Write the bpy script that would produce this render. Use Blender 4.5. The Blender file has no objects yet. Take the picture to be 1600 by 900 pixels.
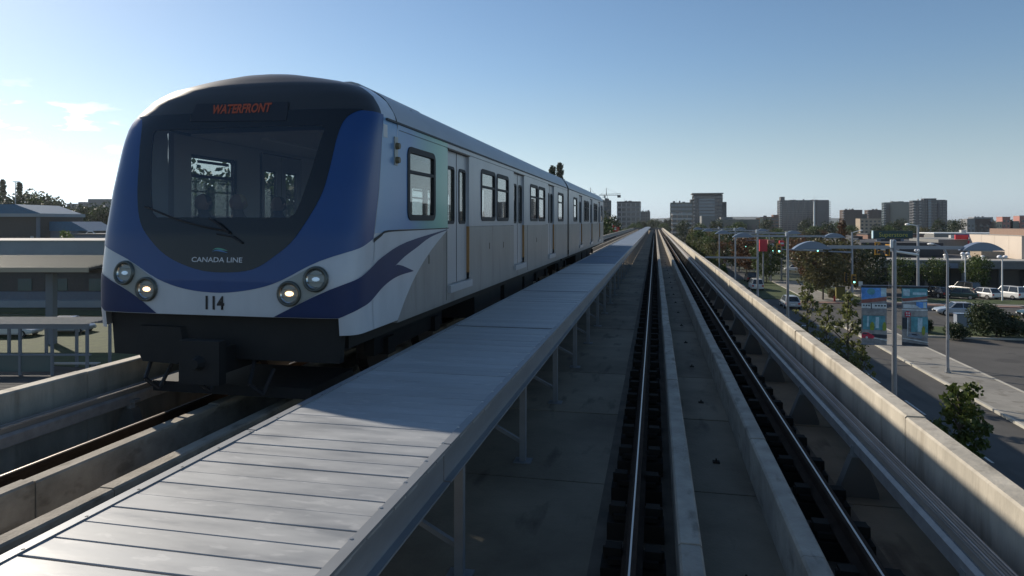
import bpy, bmesh, math, random
import numpy as np
from mathutils import Vector, Matrix
from mathutils.geometry import tessellate_polygon
R = math.radians
rnd = random.Random(7)
scene = bpy.context.scene
COL = scene.collection

# ------------------------------------------------------------------ camera
cam_d = bpy.data.cameras.new('camera'); cam = bpy.data.objects.new('camera', cam_d); COL.objects.link(cam)
cam.location = (0, 0, 2.13); cam.rotation_euler = (R(90), 0, math.atan(223.5 / 1050))
cam_d.sensor_width = 36; cam_d.lens = 36 * 1050 / 1600; cam_d.shift_y = -103 / 1600
cam_d.clip_start = 0.05; cam_d.clip_end = 30000
scene.camera = cam
scene.render.resolution_x, scene.render.resolution_y = 1024, 576

# ------------------------------------------------------------------ light
SUN = Vector((-1, 0.62, 0.625)).normalized()      # towards the sun: left and ahead
SUN_EL = math.asin(SUN.z); SUN_AZ = math.atan2(SUN.x, SUN.y)
world = bpy.data.worlds.new('World'); scene.world = world; world.use_nodes = True
wn, wl = world.node_tree.nodes, world.node_tree.links
wn.clear()
w_out = wn.new('ShaderNodeOutputWorld'); w_bg = wn.new('ShaderNodeBackground')
sky = wn.new('ShaderNodeTexSky'); sky.sky_type = 'NISHITA'; sky.sun_disc = False
sky.sun_elevation = SUN_EL; sky.sun_rotation = SUN_AZ
sky.altitude = 20; sky.air_density = 1.0; sky.dust_density = 0.25; sky.ozone_density = 1.9
w_bg.inputs['Strength'].default_value = 0.105
# small fair-weather clouds low over the horizon on the sun's side
def wnode(t, **k):
    n = wn.new(t)
    for a, v in k.items(): setattr(n, a, v)
    return n
def wmath(op, a, b=None, clamp=False):
    n = wn.new('ShaderNodeMath'); n.operation = op; n.use_clamp = clamp
    for i, v in enumerate((a, b)):
        if v is None: continue
        if isinstance(v, (int, float)): n.inputs[i].default_value = v
        else: wl.new(v, n.inputs[i])
    return n.outputs[0]
tc = wnode('ShaderNodeTexCoord'); sp = wnode('ShaderNodeSeparateXYZ'); wl.new(tc.outputs['Generated'], sp.inputs[0])
mp = wnode('ShaderNodeMapping'); mp.inputs['Scale'].default_value = (15, 15, 48); mp.inputs['Location'].default_value = (3.1, 1.2, 0.4)
wl.new(tc.outputs['Generated'], mp.inputs[0])
nz = wnode('ShaderNodeTexNoise'); nz.inputs['Scale'].default_value = 1.0; nz.inputs['Detail'].default_value = 7; nz.inputs['Roughness'].default_value = 0.55
wl.new(mp.outputs[0], nz.inputs['Vector'])
def wmap(v, a, b, c=0.0, d=1.0):
    n = wn.new('ShaderNodeMapRange'); n.interpolation_type = 'SMOOTHSTEP'
    n.inputs[1].default_value, n.inputs[2].default_value, n.inputs[3].default_value, n.inputs[4].default_value = a, b, c, d
    wl.new(v, n.inputs[0]); return n.outputs[0]
band = wmath('MULTIPLY', wmap(sp.outputs['Z'], 0.02, 0.07), wmap(sp.outputs['Z'], 0.18, 0.12))
side = wmap(sp.outputs['X'], -0.62, -0.74)
cl = wmath('MULTIPLY', wmath('MULTIPLY', wmap(nz.outputs['Fac'], 0.53, 0.61), band), side)
cl = wmath('MULTIPLY', cl, 0.8)
# the low sky is a neutral, slightly blue haze all round the horizon
bw = wnode('ShaderNodeRGBToBW'); wl.new(sky.outputs[0], bw.inputs[0])
tint = wnode('ShaderNodeMix', data_type='RGBA', blend_type='MULTIPLY'); tint.inputs[0].default_value = 1.0
wl.new(bw.outputs[0], tint.inputs[6]); tint.inputs[7].default_value = (0.80, 0.99, 1.17, 1)
low = wnode('ShaderNodeMix', data_type='RGBA'); wl.new(wmap(sp.outputs['Z'], 0.24, -0.02, 0.0, 0.85), low.inputs[0])
wl.new(sky.outputs[0], low.inputs[6]); wl.new(tint.outputs[2], low.inputs[7])
mixc = wnode('ShaderNodeMix', data_type='RGBA'); wl.new(cl, mixc.inputs[0])
wl.new(low.outputs[2], mixc.inputs[6]); mixc.inputs[7].default_value = (14, 14, 14.5, 1)
hs_ = wnode('ShaderNodeHueSaturation'); hs_.inputs['Saturation'].default_value = 1.09; wl.new(mixc.outputs[2], hs_.inputs['Color']); wl.new(hs_.outputs[0], w_bg.inputs['Color']); wl.new(w_bg.outputs[0], w_out.inputs[0])
sun_d = bpy.data.lights.new('sun', 'SUN'); sun = bpy.data.objects.new('sun', sun_d); COL.objects.link(sun)
sun_d.energy = 5.0; sun_d.angle = R(0.53); sun_d.color = (1.0, 0.90, 0.76)
sun.rotation_euler = SUN.to_track_quat('Z', 'Y').to_euler(); sun.location = (-60, 40, 50)
vs = scene.view_settings; vs.view_transform = 'Standard'; vs.look = 'None'; vs.gamma = 1.0; vs.exposure = 0.06; vs.use_curve_mapping = False
scene.cycles.use_denoising = True
scene.cycles.max_bounces = 8; scene.cycles.transparent_max_bounces = 16
scene.cycles.sample_clamp_indirect = 4.0

# ------------------------------------------------------------------ materials
MATS = {}
def mat(name, col, rough=0.6, metal=0.0, var=0.0, vs_=(1, 1, 1), vscale=3.0, bump=0.0, bscale=20.0, dirt=None, rand=0.0, emit=None, coat=0.0, spec=0.5, rvar=0.0, spots=None):
    """plain procedural material: base colour, noise variation, optional second (dirt) colour, bump, per-object random"""
    m = bpy.data.materials.new(name); m.use_nodes = True
    n, l = m.node_tree.nodes, m.node_tree.links
    b = n['Principled BSDF']; b.inputs['Roughness'].default_value = rough; b.inputs['Metallic'].default_value = metal
    b.inputs['Coat Weight'].default_value = coat; b.inputs['Coat Roughness'].default_value = 0.08; b.inputs['Specular IOR Level'].default_value = spec
    b.inputs['Base Color'].default_value = (*col, 1)
    if emit:
        b.inputs['Emission Color'].default_value = (*emit[0], 1); b.inputs['Emission Strength'].default_value = emit[1]
    m.diffuse_color = (*col, 1)
    t = n.new('ShaderNodeTexCoord'); mp_ = n.new('ShaderNodeMapping'); mp_.inputs['Scale'].default_value = vs_
    g = n.new('ShaderNodeNewGeometry'); l.new(g.outputs['Position'], mp_.inputs[0])
    cur = None
    if var or dirt or rvar:
        z = n.new('ShaderNodeTexNoise'); z.inputs['Scale'].default_value = vscale; z.inputs['Detail'].default_value = 8; z.inputs['Roughness'].default_value = 0.62
        l.new(mp_.outputs[0], z.inputs['Vector'])
        mx = n.new('ShaderNodeMix'); mx.data_type = 'RGBA'
        mr = n.new('ShaderNodeMapRange'); mr.inputs[1].default_value = 0.3; mr.inputs[2].default_value = 0.7; l.new(z.outputs['Fac'], mr.inputs[0])
        l.new(mr.outputs[0], mx.inputs[0])
        c2 = dirt if dirt else tuple(min(1, c * (1 + var)) for c in col)
        c1 = col if dirt else tuple(c * (1 - var) for c in col)
        mx.inputs[6].default_value = (*c1, 1); mx.inputs[7].default_value = (*c2, 1)
        cur = mx.outputs[2]
        if rvar:
            rr = n.new('ShaderNodeMapRange'); rr.inputs[3].default_value = max(0.02, rough - rvar); rr.inputs[4].default_value = min(1, rough + rvar)
            l.new(mr.outputs[0], rr.inputs[0]); l.new(rr.outputs[0], b.inputs['Roughness'])
    if spots:                                        # scuffs, stains and streaks with a shape of their own
        sc_, lo_, hi_, c_, amt = spots
        m3 = n.new('ShaderNodeMapping'); m3.inputs['Scale'].default_value = sc_; l.new(g.outputs['Position'], m3.inputs[0])
        z3 = n.new('ShaderNodeTexNoise'); z3.inputs['Scale'].default_value = 1.0; z3.inputs['Detail'].default_value = 5; l.new(m3.outputs[0], z3.inputs['Vector'])
        r3 = n.new('ShaderNodeMapRange'); r3.inputs[1].default_value = lo_; r3.inputs[2].default_value = hi_; r3.inputs[4].default_value = amt; l.new(z3.outputs['Fac'], r3.inputs[0])
        x3 = n.new('ShaderNodeMix'); x3.data_type = 'RGBA'; l.new(r3.outputs[0], x3.inputs[0])
        if cur: l.new(cur, x3.inputs[6])
        else: x3.inputs[6].default_value = (*col, 1)
        x3.inputs[7].default_value = (*c_, 1); cur = x3.outputs[2]
    if rand:
        oi = n.new('ShaderNodeObjectInfo'); hv = n.new('ShaderNodeHueSaturation')
        mr2 = n.new('ShaderNodeMapRange'); mr2.inputs[3].default_value = 1 - rand; mr2.inputs[4].default_value = 1 + rand
        l.new(oi.outputs['Random'], mr2.inputs[0]); l.new(mr2.outputs[0], hv.inputs['Value'])
        if cur: l.new(cur, hv.inputs['Color'])
        else: hv.inputs['Color'].default_value = (*col, 1)
        cur = hv.outputs[0]
    if cur: l.new(cur, b.inputs['Base Color'])
    if bump:
        z2 = n.new('ShaderNodeTexNoise'); z2.inputs['Scale'].default_value = bscale; z2.inputs['Detail'].default_value = 6
        l.new(mp_.outputs[0], z2.inputs['Vector'])
        bp = n.new('ShaderNodeBump'); bp.inputs['Strength'].default_value = bump; bp.inputs['Distance'].default_value = 0.02
        l.new(z2.outputs['Fac'], bp.inputs['Height']); l.new(bp.outputs[0], b.inputs['Normal'])
    MATS[name] = m
    return m
def glass(name, tint, refl_rough=0.02, ior=1.5):
    m = bpy.data.materials.new(name); m.use_nodes = True; n, l = m.node_tree.nodes, m.node_tree.links
    n.clear(); o = n.new('ShaderNodeOutputMaterial'); mx = n.new('ShaderNodeMixShader'); lw = n.new('ShaderNodeLayerWeight'); lw.inputs[0].default_value = 0.5; f0 = ((ior - 1) / (ior + 1)) ** 2
    pw_ = n.new('ShaderNodeMath'); pw_.operation = 'POWER'; pw_.inputs[1].default_value = 5.0; l.new(lw.outputs['Facing'], pw_.inputs[0])
    f = n.new('ShaderNodeMath'); f.operation = 'MULTIPLY_ADD'; l.new(pw_.outputs[0], f.inputs[0]); f.inputs[1].default_value = 1 - f0; f.inputs[2].default_value = f0
    tr = n.new('ShaderNodeBsdfTransparent'); tr.inputs[0].default_value = (*tint, 1)
    gl = n.new('ShaderNodeBsdfGlossy'); gl.inputs['Roughness'].default_value = refl_rough; gl.inputs[0].default_value = (1, 1, 1, 1)
    l.new(f.outputs[0], mx.inputs[0]); l.new(tr.outputs[0], mx.inputs[1]); l.new(gl.outputs[0], mx.inputs[2]); l.new(mx.outputs[0], o.inputs[0])
    MATS[name] = m; return m
def leafmat(name, col, col2, back=0.35):
    m = bpy.data.materials.new(name); m.use_nodes = True; n, l = m.node_tree.nodes, m.node_tree.links
    b = n['Principled BSDF']; b.inputs['Roughness'].default_value = 0.5; b.inputs['Specular IOR Level'].default_value = 0.35
    at_ = n.new('ShaderNodeAttribute'); at_.attribute_name = 'tone'; mx = n.new('ShaderNodeMix'); mx.data_type = 'RGBA'
    l.new(at_.outputs['Fac'], mx.inputs[0]); mx.inputs[6].default_value = (*col, 1); mx.inputs[7].default_value = (*col2, 1)
    l.new(mx.outputs[2], b.inputs['Base Color'])
    tl = n.new('ShaderNodeBsdfTranslucent'); l.new(mx.outputs[2], tl.inputs[0]); ms = n.new('ShaderNodeMixShader'); ms.inputs[0].default_value = back
    l.new(b.outputs[0], ms.inputs[1]); l.new(tl.outputs[0], ms.inputs[2]); l.new(ms.outputs[0], n['Material Output'].inputs[0])
    MATS[name] = m; return m
# concrete of the guideway, weathered, with rust-brown stains and streaks
mat('concrete', (0.20, 0.19, 0.175), 0.85, var=0.25, vscale=1.7, bump=0.35, bscale=45, rand=0.05)
mat('parapet_concrete', (0.47, 0.425, 0.345), 0.8, var=0.30, vscale=2.2, vs_=(1, 1, 0.35), bump=0.3, bscale=30, rand=0.06, spots=((5, 5, .9), .56, .70, (0.20, 0.165, 0.12), .55))
mat('floor_concrete', (0.275, 0.225, 0.155), 0.9, vscale=0.8, dirt=(0.135, 0.104, 0.068), bump=0.4, bscale=40, rand=0.12, spots=((4, 1.2, 1), .58, .70, (0.07, 0.05, 0.032), .7))
mat('plinth_concrete', (0.33, 0.295, 0.24), 0.85, var=0.28, vscale=3.0, bump=0.35, bscale=40, rand=0.08, spots=((9, 3, 6), .57, .68, (0.12, 0.10, 0.075), .6))
mat('rail_steel', (0.038, 0.026, 0.019), 0.9, 0.0, spec=0.1, var=0.3, vscale=6)
mat('bed_grime', (0.10, 0.080, 0.058), 0.95, var=0.4, vscale=2.5)
mat('rail_head', (0.50, 0.46, 0.42), 0.40, 1.0)
mat('fastener', (0.032, 0.027, 0.022), 0.9, 0.0, spec=0.1, rand=0.2)
mat('third_rail', (0.30, 0.29, 0.28), 0.5, 0.3, var=0.2, vscale=8)
mat('third_cover', (0.24, 0.205, 0.17), 0.7, var=0.25, vscale=5, vs_=(1, .2, 1))
mat('insulator', (0.13, 0.12, 0.105), 0.6)
mat('insulator_cap', (0.16, 0.16, 0.155), 0.5)
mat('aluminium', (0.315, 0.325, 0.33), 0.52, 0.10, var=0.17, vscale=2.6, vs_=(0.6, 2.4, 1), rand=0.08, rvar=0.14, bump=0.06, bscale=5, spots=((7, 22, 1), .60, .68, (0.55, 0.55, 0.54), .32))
mat('aluminium_blue_sheen', (0.17, 0.21, 0.265), 0.72, 0.0, var=0.12, vscale=1.2, rand=0.06, spec=0.2)  # far deck panels: bluish sky sheen painted into a darker aluminium colour
mat('channel', (0.22, 0.235, 0.25), 0.5, 0.3, var=0.15, vscale=3, vs_=(1, .4, 2))
mat('galvanised', (0.21, 0.215, 0.22), 0.55, 0.3, var=0.12, vscale=4)
mat('bolt_steel', (0.5, 0.5, 0.5), 0.35, 0.9)
# train
mat('train_white', (0.50, 0.53, 0.56), 0.3, coat=0.1, var=0.10, vscale=2.0, vs_=(1, 1, .3))
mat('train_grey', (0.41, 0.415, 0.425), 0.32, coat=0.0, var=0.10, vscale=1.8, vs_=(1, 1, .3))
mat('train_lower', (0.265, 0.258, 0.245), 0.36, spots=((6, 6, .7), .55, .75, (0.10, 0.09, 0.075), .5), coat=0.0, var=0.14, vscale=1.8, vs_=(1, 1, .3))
mat('train_roof', (0.36, 0.375, 0.39), 0.42, var=0.12, vscale=1.6, vs_=(1, .4, 1))
mat('train_blue', (0.015, 0.060, 0.200), 0.32, coat=0.05, var=0.06, vscale=1.0)
mat('train_purple', (0.012, 0.029, 0.098), 0.4, spec=0.3, var=0.08)
mat('train_mask', (0.012, 0.013, 0.014), 0.25, coat=0.1)
mat('brow_dark', (0.03, 0.03, 0.029), 0.4, coat=0.1, var=0.1)
mat('rubber', (0.018, 0.018, 0.02), 0.6)
mat('window_frame', (0.012, 0.013, 0.016), 0.6)
mat('lamp_plate', (0.30, 0.32, 0.30), 0.35)
mat('lamp_ring', (0.10, 0.11, 0.10), 0.35, 0.5)
mat('lamp_bowl', (0.55, 0.55, 0.52), 0.18, 0.9)
mat('lamp_lit', (0.9, 0.75, 0.5), 0.3, emit=((1.0, 0.62, 0.32), 3.0))
mat('lamp_off_glint', (0.55, 0.65, 0.75), 0.2, emit=((0.5, 0.75, 1.0), 0.25))  # unlit outer bulb; its bluish reflection is put in as a weak glow
mat('led_orange', (0.14, 0.035, 0.018), 0.7, emit=((1.0, 0.20, 0.07), 0.040))
mat('led_field', (0.012, 0.014, 0.020), 0.55)
mat('logo_white', (0.55, 0.56, 0.57), 0.4)
mat('logo_green', (0.10, 0.32, 0.22), 0.4)
mat('logo_blue', (0.08, 0.20, 0.40), 0.4)
mat('black_paint', (0.012, 0.012, 0.014), 0.5)
mat('undercarriage', (0.013, 0.0125, 0.012), 0.75, var=0.3)
mat('wheel_steel', (0.06, 0.05, 0.045), 0.5, 0.5)
mat('interior_wall', (0.62, 0.61, 0.60), 0.6)
mat('interior_floor', (0.08, 0.08, 0.085), 0.7)
mat('seat_blue', (0.03, 0.05, 0.12), 0.7)
mat('pole_yellow', (0.60, 0.40, 0.10), 0.4)
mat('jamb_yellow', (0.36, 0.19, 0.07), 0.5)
mat('header_brown', (0.14, 0.10, 0.07), 0.6)
mat('horn_brass', (0.15, 0.12, 0.06), 0.5)
mat('seam', (0.05, 0.055, 0.06), 0.6)
glass('train_glass', (0.86, 0.90, 0.90), ior=2.1); glass('wind_glass', (0.64, 0.64, 0.62), ior=1.75)
# paint that fades from steel blue to green to grey along the first metres of the side (livery)
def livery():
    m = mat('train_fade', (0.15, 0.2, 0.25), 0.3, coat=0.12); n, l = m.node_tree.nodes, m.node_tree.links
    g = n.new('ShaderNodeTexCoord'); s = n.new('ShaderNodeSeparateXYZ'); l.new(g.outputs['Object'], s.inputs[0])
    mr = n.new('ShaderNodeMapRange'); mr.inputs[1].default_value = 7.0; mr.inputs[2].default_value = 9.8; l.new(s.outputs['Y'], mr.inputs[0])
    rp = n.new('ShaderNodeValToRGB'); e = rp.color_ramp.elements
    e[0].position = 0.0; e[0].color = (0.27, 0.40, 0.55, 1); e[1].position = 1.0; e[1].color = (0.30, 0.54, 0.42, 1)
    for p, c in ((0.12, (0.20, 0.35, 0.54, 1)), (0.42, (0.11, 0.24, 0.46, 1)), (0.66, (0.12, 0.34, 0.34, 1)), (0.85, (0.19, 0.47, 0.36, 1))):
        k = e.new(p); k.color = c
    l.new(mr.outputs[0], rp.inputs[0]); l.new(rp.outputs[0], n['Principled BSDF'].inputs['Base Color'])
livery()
# town
mat('asphalt', (0.072, 0.068, 0.062), 0.9, spots=((.9, .12, 1), .52, .66, (0.045, 0.042, 0.038), .7), var=0.22, vscale=0.35, bump=0.3, bscale=60)
mat('asphalt_lot', (0.080, 0.075, 0.068), 0.9, spots=((.35, .5, 1), .56, .62, (0.045, 0.042, 0.038), .65), var=0.25, vscale=0.25, bump=0.3, bscale=60)
mat('pavement', (0.25, 0.235, 0.205), 0.9, spots=((1.2, .8, 1), .57, .64, (0.14, 0.125, 0.10), .6), var=0.15, vscale=0.8, bump=0.2, bscale=30, rand=0.06)
mat('kerb', (0.40, 0.38, 0.33), 0.85, var=0.15, vscale=1.2, rand=0.08)
mat('road_paint', (0.62, 0.61, 0.57), 0.7, vscale=3, dirt=(0.35, 0.34, 0.31))
mat('paver_red', (0.26, 0.16, 0.13), 0.9, var=0.15, vscale=2)
mat('grass', (0.050, 0.070, 0.018), 0.9, var=0.35, vscale=1.4, bump=0.8, bscale=40)
mat('ground', (0.085, 0.085, 0.060), 0.95, vscale=0.02, dirt=(0.055, 0.075, 0.035))
mat('lamp_metal', (0.30, 0.31, 0.34), 0.42, 0.6, var=0.08)
mat('lamp_white', (0.75, 0.75, 0.73), 0.4)
mat('lamp_blade', (0.20, 0.24, 0.31), 0.35, 0.3)
mat('globe', (0.80, 0.79, 0.80), 0.35)
mat('bark', (0.09, 0.075, 0.06), 0.9, var=0.3, vscale=8)
leafmat('leaf_green', (0.035, 0.060, 0.014), (0.085, 0.125, 0.030))
leafmat('leaf_dark', (0.018, 0.032, 0.012), (0.045, 0.065, 0.020), 0.25)
leafmat('leaf_olive', (0.060, 0.060, 0.024), (0.125, 0.115, 0.048))
leafmat('leaf_bush', (0.055, 0.080, 0.018), (0.13, 0.165, 0.045), 0.4)
leafmat('leaf_sapling', (0.085, 0.100, 0.032), (0.20, 0.21, 0.075), 0.45)
leafmat('leaf_rust', (0.070, 0.036, 0.018), (0.145, 0.075, 0.032))
leafmat('leaf_bright', (0.07, 0.11, 0.015), (0.16, 0.22, 0.035))
mat('car_glass', (0.015, 0.018, 0.02), 0.08, spec=0.8)
mat('tyre', (0.02, 0.02, 0.02), 0.8)
mat('rim', (0.45, 0.45, 0.46), 0.35, 0.8)
mat('tail_red', (0.45, 0.02, 0.02), 0.3)
mat('head_lamp', (0.7, 0.7, 0.68), 0.2)
for nm, c in dict(white=(0.72, 0.72, 0.70), silver=(0.42, 0.45, 0.48), black=(0.015, 0.015, 0.017), green=(0.03, 0.06, 0.05), blue=(0.08, 0.12, 0.22), red=(0.35, 0.03, 0.03), grey=(0.16, 0.17, 0.18)).items():
    mat('paint_' + nm, c, 0.25, 0.15 if nm in ('silver', 'grey') else 0, coat=0.6)
mat('amber_plate', (0.62, 0.30, 0.03), 0.5)
mat('signal_green', (0.2, 0.8, 0.7), 0.4, emit=((0.35, 1.0, 0.85), 2.5))
mat('signal_dark', (0.03, 0.03, 0.03), 0.5)
def flat(name, c, r=0.6, **k): return mat(name, c, r, **k)
flat('sign_green', (0.012, 0.055, 0.055), 0.6); flat('sign_yellow', (0.50, 0.48, 0.07)); flat('sign_blue', (0.03, 0.10, 0.36)); flat('sign_red', (0.62, 0.035, 0.05)); flat('sign_white', (0.7, 0.7, 0.68))
flat('yellow_box', (0.62, 0.40, 0.04)); flat('olive_box', (0.14, 0.12, 0.02)); flat('cabinet_grey', (0.22, 0.25, 0.30)); flat('hydrant_red', (0.42, 0.05, 0.03))
flat('beige_wall', (0.58, 0.50, 0.42), 0.85, var=0.05, vscale=0.3); flat('brown_band', (0.24, 0.16, 0.12), 0.85, var=0.08); flat('roof_dark', (0.06, 0.06, 0.062), 0.9, var=0.2, vscale=0.4)
flat('store_dark', (0.045, 0.042, 0.04), 0.6, var=0.15); flat('store_grey', (0.20, 0.20, 0.19), 0.8, var=0.1); flat('fascia', (0.40, 0.38, 0.34), 0.8, var=0.1); flat('fascia_sign', (0.24, 0.28, 0.35), 0.6)
flat('tan_wall', (0.34, 0.27, 0.20), 0.85, var=0.08); flat('pale_wall', (0.42, 0.42, 0.41), 0.85, var=0.08, vscale=0.3); flat('brick', (0.20, 0.115, 0.085), 0.85, var=0.12); flat('orange_wall', (0.45, 0.24, 0.12), 0.85)
flat('pink_wall', (0.42, 0.20, 0.17), 0.85); flat('sand_wall', (0.46, 0.38, 0.26), 0.85)
flat('tower_concrete', (0.105, 0.11, 0.112), 0.85, var=0.1, vscale=0.1); flat('tower_grey', (0.085, 0.088, 0.097), 0.85, var=0.1, vscale=0.1); flat('tower_brick', (0.10, 0.075, 0.066), 0.85, var=0.1, vscale=0.1)
flat('slab_pale', (0.34, 0.34, 0.34), 0.8)
flat('tower_glass', (0.03, 0.048, 0.065), 0.15, spec=0.8); flat('tower_glass_green', (0.03, 0.055, 0.056), 0.15, spec=0.8); flat('tower_glass_pale', (0.12, 0.17, 0.21), 0.15, spec=0.8)
flat('office_glass', (0.04, 0.05, 0.06), 0.12, spec=0.8)
flat('blue_roof', (0.075, 0.16, 0.25), 0.85, var=0.1); flat('wall_brown', (0.085, 0.075, 0.065), 0.85, var=0.1); flat('wall_slate', (0.15, 0.17, 0.20), 0.8, var=0.08)
flat('wall_grey', (0.29, 0.315, 0.33), 0.8, var=0.08, vscale=0.3); flat('rib_tan', (0.40, 0.34, 0.24), 0.5)
flat('rib_dark', (0.07, 0.06, 0.05), 0.7); flat('steel_paint', (0.17, 0.19, 0.21), 0.7); flat('shelter_glass', (0.10, 0.14, 0.13), 0.1, spec=0.8)
flat('far_wall', (0.22, 0.22, 0.225), 0.85); flat('hill', (0.03, 0.045, 0.035), 1.0); flat('crane_paint', (0.30, 0.30, 0.28), 0.6); flat('flag_red', (0.6, 0.04, 0.05), 0.7)
flat('print_sky', (0.130, 0.351, 0.806), var=0.32, vscale=7.0); flat('print_teal', (0.130, 0.364, 0.416), var=0.32, vscale=7.0); flat('print_roof', (0.338, 0.117, 0.091), var=0.32, vscale=7.0); flat('print_wall', (0.715, 0.728, 0.715), var=0.32, vscale=7.0); flat('print_grey', (0.30, 0.29, 0.29), var=0.32, vscale=7.0)
flat('print_dark', (0.035, 0.045, 0.06), var=0.32, vscale=7.0); flat('print_red', (0.624, 0.039, 0.078), var=0.32, vscale=7.0); flat('print_lime', (0.30, 0.36, 0.05), var=0.32, vscale=7.0); flat('print_silver', (0.26, 0.31, 0.38), var=0.32, vscale=7.0); flat('print_pave', (0.38, 0.36, 0.34), var=0.32, vscale=7.0); flat('print_pale', (0.546, 0.715, 0.806), var=0.32, vscale=7.0)

# ------------------------------------------------------------------ helpers
class MB:
    """collects shapes, then links them as ONE mesh object"""
    def __init__(s): s.v = []; s.f = []
    def add(s, vs_, fs):
        o = len(s.v); s.v += [tuple(p) for p in vs_]; s.f += [tuple(i + o for i in q) for q in fs]; return s
    def box(s, x0, x1, y0, y1, z0, z1):
        return s.add([(x0, y0, z0), (x1, y0, z0), (x1, y1, z0), (x0, y1, z0), (x0, y0, z1), (x1, y0, z1), (x1, y1, z1), (x0, y1, z1)],
                     [(3, 2, 1, 0), (4, 5, 6, 7), (0, 1, 5, 4), (1, 2, 6, 5), (2, 3, 7, 6), (3, 0, 4, 7)])
    def prism(s, poly, a, b, axis='y'):
        """closed polygon (2-D, counter-clockwise) extruded from a to b along axis"""
        n = len(poly)
        def P3(p, t): return (p[0], t, p[1]) if axis == 'y' else ((t, p[0], p[1]) if axis == 'x' else (p[0], p[1], t))
        vs_ = [P3(p, a) for p in poly] + [P3(p, b) for p in poly]
        fs = [tuple(range(n)), tuple(range(2 * n - 1, n - 1, -1))] + [(i, i + n, (i + 1) % n + n, (i + 1) % n) for i in range(n)]
        return s.add(vs_, fs)
    def tube(s, p0, p1, r0, r1=None, n=8, cap=True):
        r1 = r0 if r1 is None else r1; a, b = Vector(p0), Vector(p1); d = (b - a).normalized()
        u = d.orthogonal().normalized(); w = d.cross(u); vs_ = []
        for c, r in ((a, r0), (b, r1)):
            for i in range(n):
                t = 2 * math.pi * i / n; vs_.append(c + u * (r * math.cos(t)) + w * (r * math.sin(t)))
        fs = [(i, (i + 1) % n, (i + 1) % n + n, i + n) for i in range(n)]
        if cap: fs += [tuple(range(n - 1, -1, -1)), tuple(range(n, 2 * n))]
        return s.add(vs_, fs)
    def path(s, pts, rs, n=8):
        for i in range(len(pts) - 1):
            s.tube(pts[i], pts[i + 1], rs[i], rs[i + 1], n)
        return s
    def ball(s, c, r, n=10, m=7, sz=1.0):
        vs_ = [(c[0], c[1], c[2] + r * sz)]; fs = []
        for j in range(1, m):
            p = math.pi * j / m
            for i in range(n):
                t = 2 * math.pi * i / n; vs_.append((c[0] + r * math.sin(p) * math.cos(t), c[1] + r * math.sin(p) * math.sin(t), c[2] + r * sz * math.cos(p)))
        vs_.append((c[0], c[1], c[2] - r * sz)); L = len(vs_) - 1
        for i in range(n):
            fs.append((0, 1 + i, 1 + (i + 1) % n)); k = 1 + (m - 2) * n; fs.append((L, k + (i + 1) % n, k + i))
        for j in range(m - 2):
            for i in range(n):
                a = 1 + j * n; fs.append((a + i, a + n + i, a + n + (i + 1) % n, a + (i + 1) % n))
        return s.add(vs_, fs)
    def loft(s, rings, closed=True, cap=True):
        n = len(rings[0]); vs_ = [p for r in rings for p in r]; fs = []
        for j in range(len(rings) - 1):
            for i in range(n if closed else n - 1):
                k = (i + 1) % n; fs.append((j * n + i, j * n + k, (j + 1) * n + k, (j + 1) * n + i))
        if cap and closed: fs += [tuple(range(n - 1, -1, -1)), tuple(range((len(rings) - 1) * n, len(rings) * n))]
        return s.add(vs_, fs)
    def mesh(s, name, m, smooth=False):
        me = bpy.data.meshes.new(name); me.from_pydata(s.v, [], s.f); me.validate(); me.update()
        if m: me.materials.append(MATS[m] if isinstance(m, str) else m)
        if smooth: me.shade_smooth()
        return me
    def build(s, name, m, parent=None, loc=(0, 0, 0), smooth=False, rot=None):
        return obj(name, s.mesh(name, m, smooth), parent, loc, rot)
def obj(name, me, parent=None, loc=(0, 0, 0), rot=None):
    o = bpy.data.objects.new(name, me); COL.objects.link(o); o.location = loc
    if rot: o.rotation_euler = rot
    if parent: o.parent = parent
    return o
def tag(o, label, cat, group=None):
    o['label'] = label; o['category'] = cat
    if group: o['group'] = group
    return o
def thing(name, label, cat, loc=(0, 0, 0), rz=0, group=None):
    o = obj(name, None, None, loc, (0, 0, rz)); return tag(o, label, cat, group)
def struct(o, kind='structure'):
    o['kind'] = kind; return o
def B(*a): return MB().box(*a)
def copy_tree(src, loc=None, rz=None, label=None, scale=None, parent=None):
    c = src.copy(); COL.objects.link(c); c.parent = parent
    if loc is not None: c.location = loc
    if rz is not None: c.rotation_euler = (0, 0, rz)
    if scale is not None: c.scale = (scale,) * 3
    if label: c['label'] = label
    for ch in list(src.children): copy_tree(ch, parent=c)
    return c
def text_mesh(txt, size, extrude=0.0, align='CENTER', bold=0.0):
    cu = bpy.data.curves.new('lettering', 'FONT'); cu.body = txt; cu.size = size; cu.extrude = extrude; cu.align_x = align; cu.align_y = 'CENTER'; cu.resolution_u = 3; cu.offset = bold
    t = bpy.data.objects.new('lettering', cu); COL.objects.link(t)
    bpy.context.view_layer.update()
    me = bpy.data.meshes.new_from_object(t.evaluated_get(bpy.context.evaluated_depsgraph_get()))
    bpy.data.objects.remove(t); return me
GZ = -8.37          # street level; rail heads are z = 0

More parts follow.
